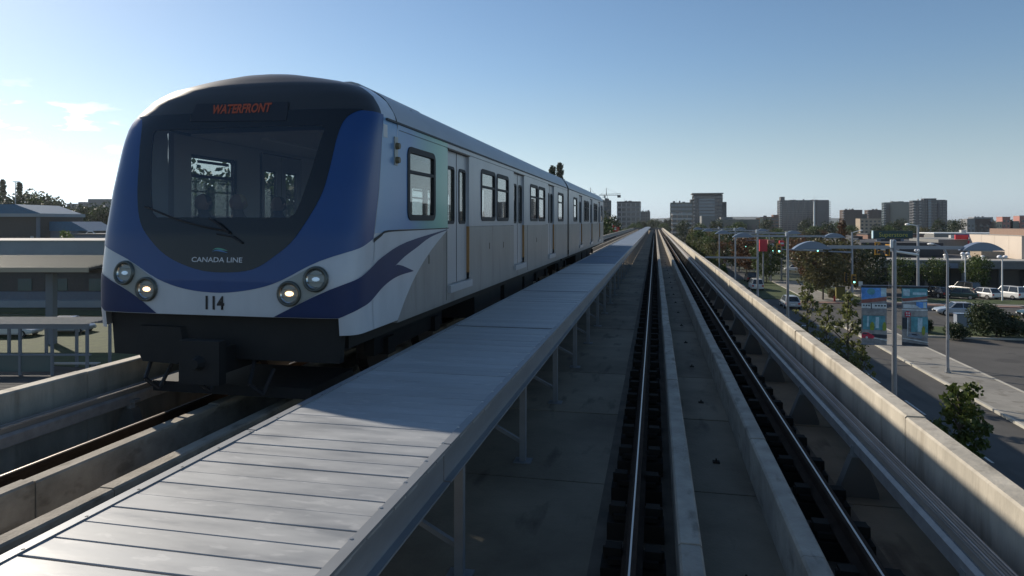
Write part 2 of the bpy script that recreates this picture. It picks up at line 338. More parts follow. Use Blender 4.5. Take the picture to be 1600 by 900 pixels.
# ------------------------------------------------------------------ the setting: ground and streets
struct(B(-6000, 6000, -400, 7000, GZ - 0.6, GZ - 0.06).build('ground', 'ground'))
def sheet(name, m, x0, x1, y0, y1, z):
    return struct(B(x0, x1, y0, y1, GZ - 0.05, GZ + z).build(name, m))
sheet('road', 'asphalt', 3.0, 18.3, -60, 900, 0.0)
sheet('cross_street', 'asphalt', 18.31, 160, 76, 93, 0.004)
sheet('parking_lot', 'asphalt_lot', 22.2, 70, -60, 75.9, 0.0)
sheet('parking_lot', 'asphalt_lot', 31, 130, 101, 118.5, 0.008)
sheet('verge', 'grass', 2.4, 2.95, -60, 600, 0.05)
sheet('street', 'asphalt', -140, -9, -40, 63.2, 0.0)
def paved(name, x0, x1, y0, y1, module, m='pavement', axis='y'):
    """a pavement laid as slabs with open joints, and a kerb of separate stones on its long sides"""
    p = struct(obj(name, None)); h = 0.13
    n = int(round((y1 - y0) / module)); me = B(0, x1 - x0, 0.006, module - 0.006, -0.05, h).mesh('paving_slab', m)
    for i in range(n): obj('paving_slab', me, p, (x0, y0 + i * module, GZ))
    k = B(0, 0.18, 0.008, module - 0.008, -0.05, h + 0.018).mesh('kerb_stone', 'kerb')
    for i in range(n):
        for x in (x0 - 0.184, x1 + 0.004): obj('kerb_stone', k, p, (x, y0 + i * module, GZ))
    return p
paved('pavement', 18.5, 21.9, 20, 74, 3.0)
paved('footpath', 20.2, 24.0, 96, 126, 3.0)
paved('footpath', 28.0, 30.6, 96, 117, 3.0)
sheet('kerb_apron', 'paver_red', 18.5, 44, 93.05, 94.4, 0.10)
sheet('corner_pavement', 'pavement', 18.6, 60, 94.5, 95.8, 0.12)
sheet('lawn', 'grass', 24.3, 27.7, 96.1, 117, 0.10)
sheet('lawn', 'grass', 31, 90, 96.0, 100.9, 0.14)
sheet('lawn', 'grass', 14.5, 20.0, 97, 128, 0.07)
sheet('lawn', 'grass', -120, -48, 63.5, 67.5, 0.06)
sheet('lawn', 'grass', -140, -34, 41.0, 62.8, 0.03)
sheet('planting_bed', 'grass', 23.5, 46, 68.0, 74.5, 0.07)
struct(B(23.4, 47, 67.7, 67.95, GZ - 0.05, GZ + 0.16).build('kerb', 'kerb'))
mk = B(-0.06, 0.06, 0, 3.0, 0.004, 0.008).mesh('lane_dash', 'road_paint')
marks = struct(obj('road_markings', None, None, (0, 0, GZ)))
for i in range(16):
    for x in (10.9, 14.4): obj('lane_dash', mk, marks, (x, 18 + i * 7.5, 0))
obj('lane_line', B(-0.06, 0.06, 24, 56, 0.004, 0.008).mesh('lane_line', 'road_paint'), marks, (27.5, 0, 0))
obj('stop_line', B(10.9, 17.9, 72.6, 73.1, 0.004, 0.008).mesh('stop_line', 'road_paint'), marks)
for i in range(8): obj('bay_line', B(36 + i * 2.7, 36.1 + i * 2.7, 101.5, 106.5, 0.012, 0.016).mesh('bay_line', 'road_paint'), marks)

# ------------------------------------------------------------------ guideway
MOD = 2.35; Y0 = 6.43 - 6 * MOD; NSEG = 36; YE = Y0 + NSEG * MOD; YFAR = 205.0
TR = 0.60; TL = -4.62; FZ = -0.36
guide = struct(obj('guideway', None))
seg = B(-6.36, 2.27, 0.013, MOD - 0.013, FZ - 0.25, FZ).mesh('deck_slab', 'floor_concrete')
def plinth_profile(x):
    return [(x - .075, FZ), (x + .075, FZ), (x + .075, .012), (x + .06, .028), (x - .06, .028), (x - .075, .012)]
plm = MB().prism(plinth_profile(0), 0.005, MOD - 0.005).mesh('guard_plinth', 'plinth_concrete')
for i in range(NSEG):
    obj('deck_slab', seg, guide, (0, Y0 + i * MOD, rnd.uniform(-.003, .003)))
    for t in (TR, TL):
        for s in (-1, 1):
            obj('guard_plinth', plm, guide, (t + s * 0.375 + rnd.uniform(-.004, .004), Y0 + 0.45 + i * MOD, rnd.uniform(-.006, .006)))
B(-6.36, 2.27, YE, YFAR, FZ - 0.25, FZ).build('far_deck_slab', 'floor_concrete', guide)
for t in (TR, TL):
    for s in (-1, 1): MB().prism(plinth_profile(t + s * 0.375), YE + 0.46, YFAR).build('far_guard_plinth', 'plinth_concrete', guide)
MB().prism([(-5.6, -2.4), (1.5, -2.4), (2.1, FZ - .26), (-6.2, FZ - .26)], Y0 - 10, YFAR).build('box_girder', 'concrete', guide)
# the line dips away past the crest
MB().add([(-6.6, YFAR, .42), (2.28, YFAR, .42), (2.28, YFAR + 120, -6), (-6.6, YFAR + 120, -6), (-6.6, YFAR, -1.5), (2.28, YFAR, -1.5), (2.28, YFAR + 120, -8), (-6.6, YFAR + 120, -8)],
         [(3, 2, 1, 0), (0, 1, 5, 4), (1, 2, 6, 5), (3, 0, 4, 7), (4, 5, 6, 7)]).build('descending_span', 'concrete', guide)
# small lifting studs with stains, one per slab between the running rails
stud = MB().tube((0, 0, 0), (0, 0, .04), .010, .008, 6).box(-.035, .035, -.035, .035, 0, .012).mesh('anchor_stud', 'fastener')
for i in range(3, 22):
    obj('anchor_stud', stud, guide, (TR + 0.02, Y0 + (i + .35) * MOD, FZ))
def parapet(side, label):
    x = 2.13 if side > 0 else -6.27
    t = thing('parapet_wall', label, 'wall', (x, Y0, 0))
    pr = [(0, -1.3), (.17, -1.3), (.17, .425), (.155, .44), (.015, .44), (0, .425)]
    if side < 0: pr = [(-a, b) for a, b in reversed(pr)]
    me = MB().prism(pr, 0.008, MOD - 0.008).mesh('wall_panel', 'parapet_concrete')
    for i in range(NSEG): obj('wall_panel', me, t, (rnd.uniform(-.005, .005), i * MOD, rnd.uniform(-.006, .006)))
    MB().prism(pr, NSEG * MOD, YFAR - Y0).build('far_wall_panel', 'parapet_concrete', t)
parapet(1, 'pale concrete guideway parapet on the right above the road, sunlit along its top')
parapet(-1, 'low concrete guideway parapet on the left, beyond the train')
# running rails
def rail(x, label):
    t = thing('running_rail', label, 'rail', (x, 0, 0), group='running rails')
    a, b = -8, YFAR
    MB().prism([(-.07, -.16), (.07, -.16), (.07, -.145), (.012, -.125), (.012, -.045), (.034, -.035), (.034, -.006), (-.034, -.006), (-.034, -.035), (-.012, -.045), (-.012, -.125), (-.07, -.145)], a, b).build('rail_web', 'rail_steel', t)
    MB().prism([(-.033, -.0055), (.033, -.0055), (.026, .0), (-.026, .0)], a, b).build('rail_head', 'rail_steel', t)
    MB().prism([(-.012, .0002), (.002, .0002), (.001, .002), (-.010, .002)], a, b).build('running_band', 'rail_head', t)
    B(-.32, .32, a, b, FZ + .0035, FZ + .006).build('rail_bed_strip', 'bed_grime', t)
    return t
fm = MB().box(-.22, .22, -.10, .10, FZ, -.22).box(-.17, .17, -.085, .085, -.2, -.162)
for sx in (-1, 1):
    fm.box(sx * .135 - .055, sx * .135 + .055, -.05, .05, -.162, -.105); fm.tube((sx * .19, 0, -.2), (sx * .19, 0, -.12), .022, .02, 6)
fmesh = fm.mesh('rail_fastener', 'fastener')
ffar = MB().box(-.25, .25, -.11, .11, FZ, -.162)
for x, lab, nn in ((TR - .75, 'left running rail of the empty right-hand track', 62), (TR + .75, 'right running rail of the empty right-hand track, beside the power rail', 62),
                   (TL - .75, 'far running rail of the left track, under the train\'s far wheels', 30), (TL + .75, 'running rail of the left track nearest the walkway, under the train', 30)):
    t = rail(x, lab)
    for i in range(nn): obj('rail_fastener', fmesh, t, (rnd.uniform(-.01, .01), 1.2 + i * .7, 0))
    m = MB()
    for i in range(nn, 200): m.box(-.25, .25, 1.2 + i * .7 - .11, 1.2 + i * .7 + .11, FZ, -.162)
    struct(m.build('far_rail_fasteners', 'fastener', t), 'stuff')
# power rails
def power_rail(x, s, label):
    t = thing('power_rail', label, 'rail', (x, 0, 0))
    a, b = -6, YFAR
    def pr(p): return p if s > 0 else [(-u, v) for u, v in reversed(p)]
    MB().prism(pr([(-.055, .045), (-.01, .045), (-.01, .16), (-.03, .165), (-.055, .14)]), a, b).build('conductor', 'third_rail', t)
    c = MB().prism(pr([(-.012, .10), (.11, .10), (.11, .21), (-.012, .21)]), a, b)
    c.build('cover_board', 'third_cover', t)
    for k in range(5):
        MB().prism(pr([(.0 + k * .022, .2102), (.011 + k * .022, .2102), (.011 + k * .022, .217), (.0 + k * .022, .217)]), a, 60).build('cover_rib', 'third_rail' if k in (1, 4) else 'third_cover', t)
    ins = MB().prism([(-.17, FZ), (.17, FZ), (.17, FZ + .04), (.055, .0), (-.055, .0), (-.17, FZ + .04)], -.06, .06).mesh('insulator', 'insulator')
    cap = MB().tube((0, 0, -.001), (0, 0, .09), .06, .05, 8).box(-.03, .09, -.045, .045, .06, .098).mesh('insulator_cap', 'insulator_cap')
    for i in range(46):
        o = obj('insulator_stand', ins, t, (-.02 * s, 4.4 + (i - 1) * 2.25, 0)); obj('insulator_cap', cap, o)
power_rail(1.82, 1, 'brown-covered power rail on dark stands below the right parapet')
power_rail(-5.92, -1, 'power rail beside the far parapet of the left track')

# ------------------------------------------------------------------ aluminium walkway between the tracks
walk = thing('walkway', 'raised aluminium plank walkway on posts between the two tracks', 'walkway', (-1.965, 0, 0))
hw = 0.695; PW = 0.164; NP = 132; PY0 = 2.33 - 8 * PW; ZD = 0.73
pm = MB().prism([(0.0028, ZD - .035), (PW - .0028, ZD - .035), (PW - .0028, ZD - .003), (PW - .006, ZD), (.006, ZD), (.0028, ZD - .003)], -hw, hw, axis='x').mesh('plank', 'aluminium')
for i in range(NP):
    o = obj('plank', pm, walk, (rnd.uniform(-.006, .006), PY0 + i * PW, rnd.uniform(-.002, .002)), (rnd.uniform(-.009, .009), 0, rnd.uniform(-.001, .001)))
ye = PY0 + NP * PW; k = 0
while ye < YFAR - 1:
    B(-hw, hw, ye + .012, min(ye + 4.70, YFAR) - .012, ZD - .035, ZD).build('deck_panel', 'aluminium_blue_sheen', walk); ye += 4.70
for i in range(8):
    B(-hw, hw, 8.74 + i * 4.7 - .03, 8.74 + i * 4.7 + .03, ZD + .003, ZD + .008).build('joint_strip', 'channel', walk)
def chan(y0, y1, s):
    p = [(-.045, .49), (.012, .49), (.012, .502), (-.032, .502), (-.032, .722), (.012, .722), (.012, .738), (-.045, .738)]
    if s < 0: p = [(-a, b) for a, b in reversed(p)]
    return MB().prism(p, y0, y1)
for s in (-1, 1):
    for i in range(-1, 43):
        a = 4.04 + i * 4.7; chan(a + .008, min(a + 4.692, YFAR), s).build('edge_channel', 'channel', walk, (s * (hw + .004), 0, 0))
post = B(-.032, .032, -.032, .032, FZ + .012, .489).mesh('post', 'galvanised'); base = B(-.09, .09, -.08, .08, FZ, FZ + .012).mesh('base_plate', 'galvanised')
br = MB().tube((.59, 0, -.17), (-.58, 0, .44), .026, n=4).mesh('brace', 'galvanised')
for i in range(60):
    y = 4.55 + (i - 2) * 2.32
    for s in (-1, 1):
        o = obj('post', post, walk, (s * (hw - .075), y, 0)); obj('base_plate', base, o)
    obj('brace', br, walk, (0, y + .045, 0))
    B(-hw + .1, hw - .1, y - .03, y + .03, .60, .69).build('cross_beam', 'galvanised', walk)
bolt = MB().tube((0, 0, ZD), (0, 0, ZD + .004), .016, .016, 8).tube((0, 0, ZD + .004), (0, 0, ZD + .012), .010, .009, 6).mesh('bolt', 'bolt_steel')
bolt_d = MB().tube((0, 0, ZD), (0, 0, ZD + .008), .011, .009, 6).mesh('bolt', 'fastener')
for i in range(2, 70):
    if i % 2 == 0:
        obj('bolt', bolt, walk, (hw - .035, PY0 + (i + .5) * PW, 0)); obj('bolt', bolt_d, walk, (-hw + .03, PY0 + (i + .2) * PW, 0))

# ------------------------------------------------------------------ the train
CX = -4.69; YB = 7.75; YJ = 24.05; YK = 24.42; YT = 41.2; HWD = 1.61; ZG = 3.34
train = thing('metro_train', 'white and blue metro train numbered 114 standing on the left track, headlights lit', 'train', (CX, 0, 0))
ZT = [.9, 1.14, 1.5, 2.0, 2.5, 3.0, 3.41, 3.6, 3.75, 3.87, 3.93, 3.98]
YF = [6.50, 6.47, 6.47, 6.54, 6.65, 6.79, 6.94, 7.02, 7.12, 7.26, 7.39, 7.59]
ZW = [.9, 3.3, 3.45, 3.62, 3.74, 3.84, 3.93, 3.98]
WW = [1.61, 1.61, 1.57, 1.46, 1.3, .98, .5, .02]
ZN = [.9, 3.2, 3.5, 3.98]; NN = [6., 6., 3.8, 2.4]
_rows = {}
def plan_row(z):
    """the nose outline seen from above at height z: arc length from the centre, x, y"""
    k = round(float(z), 4)
    if k not in _rows:
        w = np.interp(k, ZW, WW); y0 = np.interp(k, ZT, YF); nn = np.interp(k, ZN, NN); D = min(.5, YB - y0)
        t = np.linspace(0, math.pi / 2, 80)
        x = w * np.sin(t) ** (2 / nn); y = y0 + D - D * np.clip(np.cos(t), 0, 1) ** (2 / nn)
        x = np.append(x, w); y = np.append(y, 45.)
        s = np.concatenate([[0], np.cumsum(np.hypot(np.diff(x), np.diff(y)))])
        _rows[k] = (s, x, y)
    return _rows[k]
def P0(s, z):
    S, x, y = plan_row(z); a = abs(s)
    return Vector((math.copysign(float(np.interp(a, S, x)), s), float(np.interp(a, S, y)), z))
def P(s, z, off=0.0):
    p = P0(s, z)
    if not off: return p
    e = .02; du = P0(s + e, z) - P0(s - e, z); dv = P0(s, z + e) - P0(s, z - e)
    n = du.cross(dv).normalized()
    if n.y > 0 and abs(n.x) < .5: n = -n
    if n.x * s < 0 and abs(n.x) > .5: n = -n
    return p + n * off
def s_end(z):
    S, x, y = plan_row(z); return float(np.interp(YB, y[1:], S[1:]))
def patch(name, m, poly, off, parent=train, holes=(), ds=.05, dz=.12):
    """outline given in (arc length, height), laid on the nose surface, lifted by off"""
    loops = [[Vector((a, b, 0)) for a, b in lp] for lp in [poly] + list(holes)]
    flatv = [v for lp in loops for v in lp]; tris = tessellate_polygon(loops)
    bm = bmesh.new(); bv = [bm.verts.new(v) for v in flatv]
    for t in tris:
        try: bm.faces.new([bv[i] for i in t])
        except ValueError: pass
    xs = [v.x for v in flatv]; zs = [v.y for v in flatv]
    for lo, hi, st, nrm in ((min(xs), max(xs), ds, (1, 0, 0)), (min(zs), max(zs), dz, (0, 1, 0))):
        c = math.ceil(lo / st) * st
        while c < hi:
            bmesh.ops.bisect_plane(bm, geom=bm.verts[:] + bm.edges[:] + bm.faces[:], plane_co=(c * nrm[0], c * nrm[1], 0), plane_no=nrm, dist=1e-5)
            c += st
    for v in bm.verts: v.co = P(v.co.x, v.co.y, off)
    bmesh.ops.recalc_face_normals(bm, faces=bm.faces[:])
    sm = sum((f.normal.y for f in bm.faces if abs(f.normal.y) > .3), 0.0); sx = sum(f.normal.x * f.calc_center_median().x for f in bm.faces)
    if sm - sx > 0: bmesh.ops.reverse_faces(bm, faces=bm.faces[:])
    me = bpy.data.meshes.new(name); bm.to_mesh(me); bm.free(); me.materials.append(MATS[m]); me.shade_smooth()
    return obj(name, me, parent)
SHIELD = [(-.80, 2.181), (-.87, 2.24), (-.931, 2.473), (-1.0, 2.774), (-1.075, 3.16), (-1.05, 3.205), (1.07, 3.205), (1.11, 3.16), (1.075, 2.96), (1.02, 2.631), (.95, 2.344), (.90, 2.22), (.84, 2.178)]
zz = [.93, 1.3, 1.7, 2.1, 2.5, 2.9, 3.2, 3.36]
outer = [(-1.44, .93), (-1.44, 1.115), (1.44, 1.115), (1.44, .93)] + [(s_end(z), z) for z in zz] + [(-s_end(z), z) for z in reversed(zz)]
patch('front_cap', 'train_white', outer, 0.0, holes=[SHIELD])
WTOP = [(-1.576, 1.876), (-1.122, 1.711), (-.716, 1.505), (-.351, 1.396), (.076, 1.363), (.494, 1.413), (.81, 1.511), (1.23, 1.718), (1.825, 1.902), (1.96, 1.95)]
def smooth_poly(p, n=4):
    out = []
    for i in range(len(p) - 1):
        p0 = p[max(i - 1, 0)]; p1 = p[i]; p2 = p[i + 1]; p3 = p[min(i + 2, len(p) - 1)]
        for k in range(n):
            t = k / n
            out.append(tuple(.5 * (2 * b + (c - a) * t + (2 * a - 5 * b + 4 * c - d) * t * t + (3 * b - a - 3 * c + d) * t ** 3) for a, b, c, d in zip(p0, p1, p2, p3)))
    return out + [p[-1]]
patch('blue_paint', 'train_blue', [(-1.95, 1.97)] + smooth_poly(WTOP) + [(1.99, 2.5), (1.92, 3.0), (1.84, 3.385), (-1.84, 3.385), (-1.92, 3.0), (-1.99, 2.5)], .004, holes=[SHIELD])
MASK = [(-1.476, 3.40), (-1.319, 3.335), (-1.23, 3.041), (-1.12, 2.475), (-1.035, 2.181), (-.905, 1.993), (-.623, 1.76), (-.244, 1.618), (.10, 1.583), (.46, 1.622), (.72, 1.774), (.94, 1.975), (1.167, 2.385), (1.234, 2.7), (1.279, 3.134), (1.351, 3.315), (1.50, 3.40)]
patch('black_front_mask', 'train_mask', smooth_poly(MASK), .008, holes=[SHIELD])
patch('windshield', 'wind_glass', SHIELD, .003)
patch('purple_paint', 'train_purple', smooth_poly([(-.716, 1.12), (-.991, 1.307), (-1.30, 1.455), (-1.576, 1.556), (-1.95, 1.66)]) + [(-1.95, 1.28), (-1.632, 1.209), (-1.45, 1.12)], .004)
up = smooth_poly([(.719, 1.12), (1.349, 1.418), (1.916, 1.614), (2.219, 1.725), (2.992, 1.879), (4.655, 2.021)])
lo = smooth_poly([(4.655, 2.008), (3.9, 1.92), (3.353, 1.793), (2.95, 1.70), (2.645, 1.603)]) + smooth_poly([(2.70, 1.612), (2.901, 1.583), (3.286, 1.497)]) + smooth_poly([(3.28, 1.492), (2.721, 1.467), (2.307, 1.388), (1.932, 1.253), (1.665, 1.202), (1.447, 1.12)])
patch('white_paint', 'train_white', [(2.0, .935), (2.72, .935)] + smooth_poly([(2.723, .94), (3.045, 1.198), (3.394, 1.439), (3.982, 1.743), (4.748, 2.032)]) + [(3.322, 2.022), (2.349, 2.02), (2.0, 1.97)], .004)
patch('dark_swoosh', 'train_purple', up + lo, .008)
fade_cap = [(1.98, 2.0)] + [(2.0, 2.5), (1.93, 3.0), (1.85, 3.36)] + [(s_end(z) - .001, z) for z in (3.36, 3.1, 2.8, 2.5, 2.2, 2.035)]
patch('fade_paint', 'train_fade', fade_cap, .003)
patch('livery_line', 'window_frame', smooth_poly([(1.96, 1.945), (2.16, 2.0), (2.36, 2.034), (3.3, 2.035), (4.72, 2.045)]) + smooth_poly([(4.72, 2.032), (3.3, 2.022), (2.36, 2.012), (2.16, 1.965), (1.96, 1.90)]), .010)
# brow above the windscreen and the rounded shoulders behind it
zr = [3.36, 3.42, 3.48, 3.54, 3.6, 3.66, 3.71, 3.75, 3.79, 3.83, 3.87, 3.90, 3.93, 3.955, 3.97, 3.98]
fr = np.linspace(-1, 1, 61); rows = []
for z in zr:
    e = s_end(z); rows.append([P0(f * e, z) for f in fr])
def brow(name, m, c0, c1): return MB().loft([r[c0:c1] for r in rows], closed=False).build(name, m, train, smooth=True)
brow('brow', 'brow_dark', 3, 55); brow('roof_shoulder', 'train_roof', 0, 4); brow('roof_shoulder', 'train_white', 54, 61)
# destination sign behind the glass of the brow
def on_nose(me, s0, z0, off, name, m, parent=train):
    for v in me.vertices: v.co = P(s0 + v.co.x, z0 + v.co.y, off)
    me.materials.clear(); me.materials.append(MATS[m]); me.name = name; return obj(name, me, parent)
sg = patch('destination_sign', 'led_field', [(-.62, 3.30), (.62, 3.27), (.62, 3.365), (.60, 3.50), (-.60, 3.52), (-.62, 3.365)], .012)
t = text_mesh('WATERFRONT', .112, bold=.004)
for v in t.vertices: v.co.y *= 1.35
on_nose(t, .02, 3.43, .016, 'sign_lettering', 'led_orange', sg)
t = text_mesh('114', .20, bold=.006)
for v in t.vertices: v.co.x *= .86
on_nose(t, .0, 1.245, .006, 'car_number', 'black_paint')
t = text_mesh('CANADA LINE', .075, bold=.0012)
for v in t.vertices: v.co.x *= 1.28
on_nose(t, .02, 1.715, .012, 'line_name', 'logo_white')
for zc, m, w in ((0.0, 'logo_green', .018), (-.020, 'logo_blue', .016)):
    arc = [(-.05 + .2 * i / 10, 1.815 + .032 * math.sin(math.pi * (i / 10) ** .7) + zc) for i in range(11)]
    patch('logo_swoosh', m, arc + [(a, b - w * math.sin(math.pi * i / 10)) for i, (a, b) in list(enumerate(arc))[9:0:-1]], .012)
# headlamps: a grey plate with two lamps on each side
def capsule(a, b, r, n=10):
    d = math.atan2(b[1] - a[1], b[0] - a[0]); out = []
    for c, o in ((b, -90), (a, 90)):
        for i in range(n + 1): t_ = d + R(o + 180 * i / n); out.append((c[0] + r * math.cos(t_), c[1] + r * math.sin(t_)))
    return out
for sd, (inn, out_) in ((-1, ((-.84, 1.385), (-1.14, 1.558))), (1, ((.905, 1.372), (1.20, 1.527)))):
    pl = patch('headlight_plate', 'lamp_plate', capsule(inn, out_, .142), .009)
    for lit, (s, z) in ((True, inn), (False, out_)):
        p = P(s, z, .012); n = (P(s, z, .1) - P(s, z, 0)).normalized()
        q = n.to_track_quat('Z', 'Y').to_matrix().to_4x4()
        def place(mb, name, m, par):
            for i, v in enumerate(mb.v): mb.v[i] = tuple(q @ Vector(v) + p)
            return mb.build(name, m, par, smooth=True)
        rings = [[(r * math.cos(2 * math.pi * k / 24), r * math.sin(2 * math.pi * k / 24), h) for k in range(24)] for r, h in ((.138, -.02), (.135, .02), (.118, .028), (.104, .012), (.100, -.03))]
        lamp = place(MB().loft(rings, cap=False), 'headlight', 'lamp_ring', train)
        bowl = [[(r * math.cos(2 * math.pi * k / 24), r * math.sin(2 * math.pi * k / 24), h) for k in range(24)] for r, h in ((.101, .008), (.085, -.008), (.06, -.02), (.03, -.027), (.004, -.03))]
        place(MB().loft(bowl, cap=False), 'reflector', 'lamp_bowl', lamp)
        bl = MB().ball((0, 0, -.004), .034 if lit else .03, 10, 6, .6); bl.v = [(x * 1.5, y * .8, z_) for x, y, z_ in bl.v]
        place(bl, 'bulb', 'lamp_lit' if lit else 'lamp_off_glint', lamp)
        # two clear ribs across the lens
        place(MB().box(-.09, .09, -.035, -.028, .0, .012).box(-.07, .07, .045, .052, .0, .012), 'lens_rib', 'lamp_plate', lamp)
# wipers
def wiper(pts):
    w = MB(); q = [P(s, z, o) for s, z, o in pts]
    w.path(q, [.011] * len(q), 5); return w.build('wiper', 'rubber', train)
wiper([(.15, 2.02, .03), (-.2, 2.08, .05), (-.55, 2.16, .045), (-.96, 2.30, .03)]); wiper([(.16, 2.0, .03), (.02, 2.10, .05), (-.1, 2.16, .045)])
wiper([(.0, 2.0, .02), (.2, 1.97, .035), (.32, 1.90, .02)])
# body sides with real openings
DW = .60; DOORS1 = [10.38, 15.27, 20.18]; DOORS2 = [28.4, 33.25, 38.1]
WINS1 = [(8.08, 9.18), (11.76, 12.88), (12.99, 14.11), (16.66, 17.78), (17.89, 19.01), (21.62, 22.95)]
WINS2 = [(25.85, 27.1), (29.75, 30.8), (30.9, 31.95), (34.55, 35.6), (35.7, 36.75), (39.2, 40.5)]
ZW0, ZW1 = 2.15, 3.10
def wall(x, y0, y1, z0, z1, holes):
    ys = sorted({y0, y1} | {v for h in holes for v in h[:2] if y0 < v < y1}); zs = sorted({z0, z1} | {v for h in holes for v in h[2:] if z0 < v < z1})
    m = MB()
    for a, b in zip(ys, ys[1:]):
        for c, d in zip(zs, zs[1:]):
            ym, zm = (a + b) / 2, (c + d) / 2
            if any(h[0] < ym < h[1] and h[2] < zm < h[3] for h in holes): continue
            f = [(x, a, c), (x, b, c), (x, b, d), (x, a, d)]
            m.add(f if x > 0 else f[::-1], [(0, 1, 2, 3)])
    return m
def rring(yc, zc, hy, hz, r, w, x0, x1, n=5):
    """rounded rectangular ring in the plane of the side, from x0 out to x1"""
    def loop(hy, hz, r):
        o = []
        for cy, cz, a0 in ((1, 1, 0), (-1, 1, 90), (-1, -1, 180), (1, -1, 270)):
            for i in range(n + 1): a = R(a0 + 90 * i / n); o.append((yc + cy * (hy - r) + r * math.cos(a), zc + cz * (hz - r) + r * math.sin(a)))
        return o
    A = loop(hy, hz, r); Bq = loop(hy - w, hz - w, max(r - w, .02))
    return MB().loft([[(x0, *p) for p in A], [(x1, *p) for p in A], [(x1, *p) for p in Bq], [(x0, *p) for p in Bq]], cap=False)
for car, (ya, yb, doors, wins) in enumerate(((YB, YJ, DOORS1, WINS1), (YK, YT, DOORS2, WINS2))):
    holes = [(d - DW, d + DW, 1.17, 3.24) for d in doors] + [(a + .03, b - .03, ZW0 + .03, ZW1 - .03) for a, b in wins]
    for sx in (1, -1):
        x = sx * HWD
        if car == 0:
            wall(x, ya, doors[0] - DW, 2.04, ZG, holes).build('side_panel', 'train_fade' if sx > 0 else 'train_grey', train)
            wall(x, doors[0] - DW, yb, 2.06, ZG, holes).build('side_panel', 'train_grey', train)
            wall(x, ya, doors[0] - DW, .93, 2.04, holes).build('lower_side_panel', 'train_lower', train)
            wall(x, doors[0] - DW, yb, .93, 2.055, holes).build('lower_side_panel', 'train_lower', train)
        else:
            wall(x, ya, yb, 2.06, ZG, holes).build('side_panel', 'train_grey', train)
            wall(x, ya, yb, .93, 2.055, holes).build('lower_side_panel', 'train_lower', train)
        wall(sx * (HWD - .07), ya + .02, yb - .02, 1.1, 3.3, holes).build('inner_lining', 'interior_wall', train)
        B(min(x, x - sx * .06), max(x, x - sx * .06), ya, yb, .90, .929).build('sill', 'train_lower', train)
        B(min(x - sx * .01, x + sx * .016), max(x - sx * .01, x + sx * .016), ya - (.35 if car == 0 else 0), yb, ZG - .012, ZG + .012).build('gutter', 'seam', train)
        for y in doors:
            d = obj('door', None, train, (0, y, 0))
            for k in (-1, 1):
                lf = MB(); x1 = x - sx * .045; x2 = x - sx * .075; a_, b_ = sorted((x1, x2)); c0, c1 = sorted((k * .006, k * (DW - .002)))
                wy0, wy1, wz0, wz1 = sorted((k * .14, k * .50)) + [2.12, 2.98]
                lf.box(a_, b_, c0, wy0, 1.175, 3.235).box(a_, b_, wy1, c1, 1.175, 3.235).box(a_, b_, wy0, wy1, 1.175, wz0).box(a_, b_, wy0, wy1, wz1, 3.235)
                lf.build('door_leaf', 'train_grey' , d)
                rring((wy0 + wy1) / 2, (wz0 + wz1) / 2, (wy1 - wy0) / 2 + .02, (wz1 - wz0) / 2 + .02, .07, .045, x1 - sx * .01, x1 + sx * .010).build('door_window_frame', 'window_frame', d)
                B(*sorted((x1 - sx * .015, x1 - sx * .02)), wy0, wy1, wz0, wz1).build('door_pane', 'train_glass', d)
            B(*sorted((x - sx * .074, x - sx * .040)), -.006, .006, 1.175, 3.235).build('door_seal', 'rubber', d)
            # jambs and threshold of the recess
            B(*sorted((x - sx * .09, x - sx * .001)), DW - .0015, DW + .03, 2.06, 3.24).build('door_jamb', 'train_grey', d)
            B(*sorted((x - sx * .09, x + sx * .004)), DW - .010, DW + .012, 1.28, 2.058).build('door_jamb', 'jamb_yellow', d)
            B(*sorted((x - sx * .09, x - sx * .001)), -DW - .03, -DW + .0015, 1.17, 3.24).build('door_jamb', 'window_frame', d)
            B(*sorted((x - sx * .09, x + sx * .012)), -DW, DW + .03, 3.236, 3.256).build('door_header', 'header_brown', d)
            B(*sorted((x - sx * .02, x + sx * .045)), -DW + .02, DW + .06, 1.05, 1.165).build('threshold', 'train_grey', d)
        for a, b in wins:
            yc, hy = (a + b) / 2, (b - a) / 2; zc, hz = (ZW0 + ZW1) / 2, (ZW1 - ZW0) / 2
            w = rring(yc, zc, hy, hz, .12, .075, x - sx * .03, x + sx * .012).build('window', 'window_frame', train)
            B(*sorted((x - sx * .028, x + sx * .010)), a + .06, b - .06, 2.76, 2.80).build('transom', 'window_frame', w)
            B(*sorted((x - sx * .020, x - sx * .015)), a + .05, b - .05, ZW0 + .05, ZW1 - .05).build('pane', 'train_glass', w)
            B(*sorted((x - sx * .045, x - sx * .034)), a + .2, b - .2, ZW1 - .14, ZW1 - .10).build('vent_latch', 'window_frame', w)
    # roof, floor, ceiling
    xs_ = [(-w, z) for z, w in zip(ZW[1:], WW[1:])]; prof = [(-HWD, ZG)] + xs_[1:] + [(-a, b) for a, b in reversed(xs_[1:])] + [(HWD, ZG)]
    prof = smooth_poly(prof, 3)
    MB().loft([[(a, y, b) for a, b in prof] for y in (ya, yb)], closed=False).build('roof', 'train_roof', train, smooth=True)
    B(-1.53, 1.53, ya - .9 if car == 0 else ya, yb, 1.06, 1.14).build('cabin_floor', 'interior_floor', train)
    B(-1.5, 1.5, ya + .3 if car == 0 else ya, yb, 3.30, 3.33).build('cabin_ceiling', 'interior_wall', train)
    for sx in (-1, 1): B(*sorted((sx * .52, sx * .62)), ya + .6, yb - .2, 3.27, 3.298).build('ceiling_strip', 'lamp_white', train)
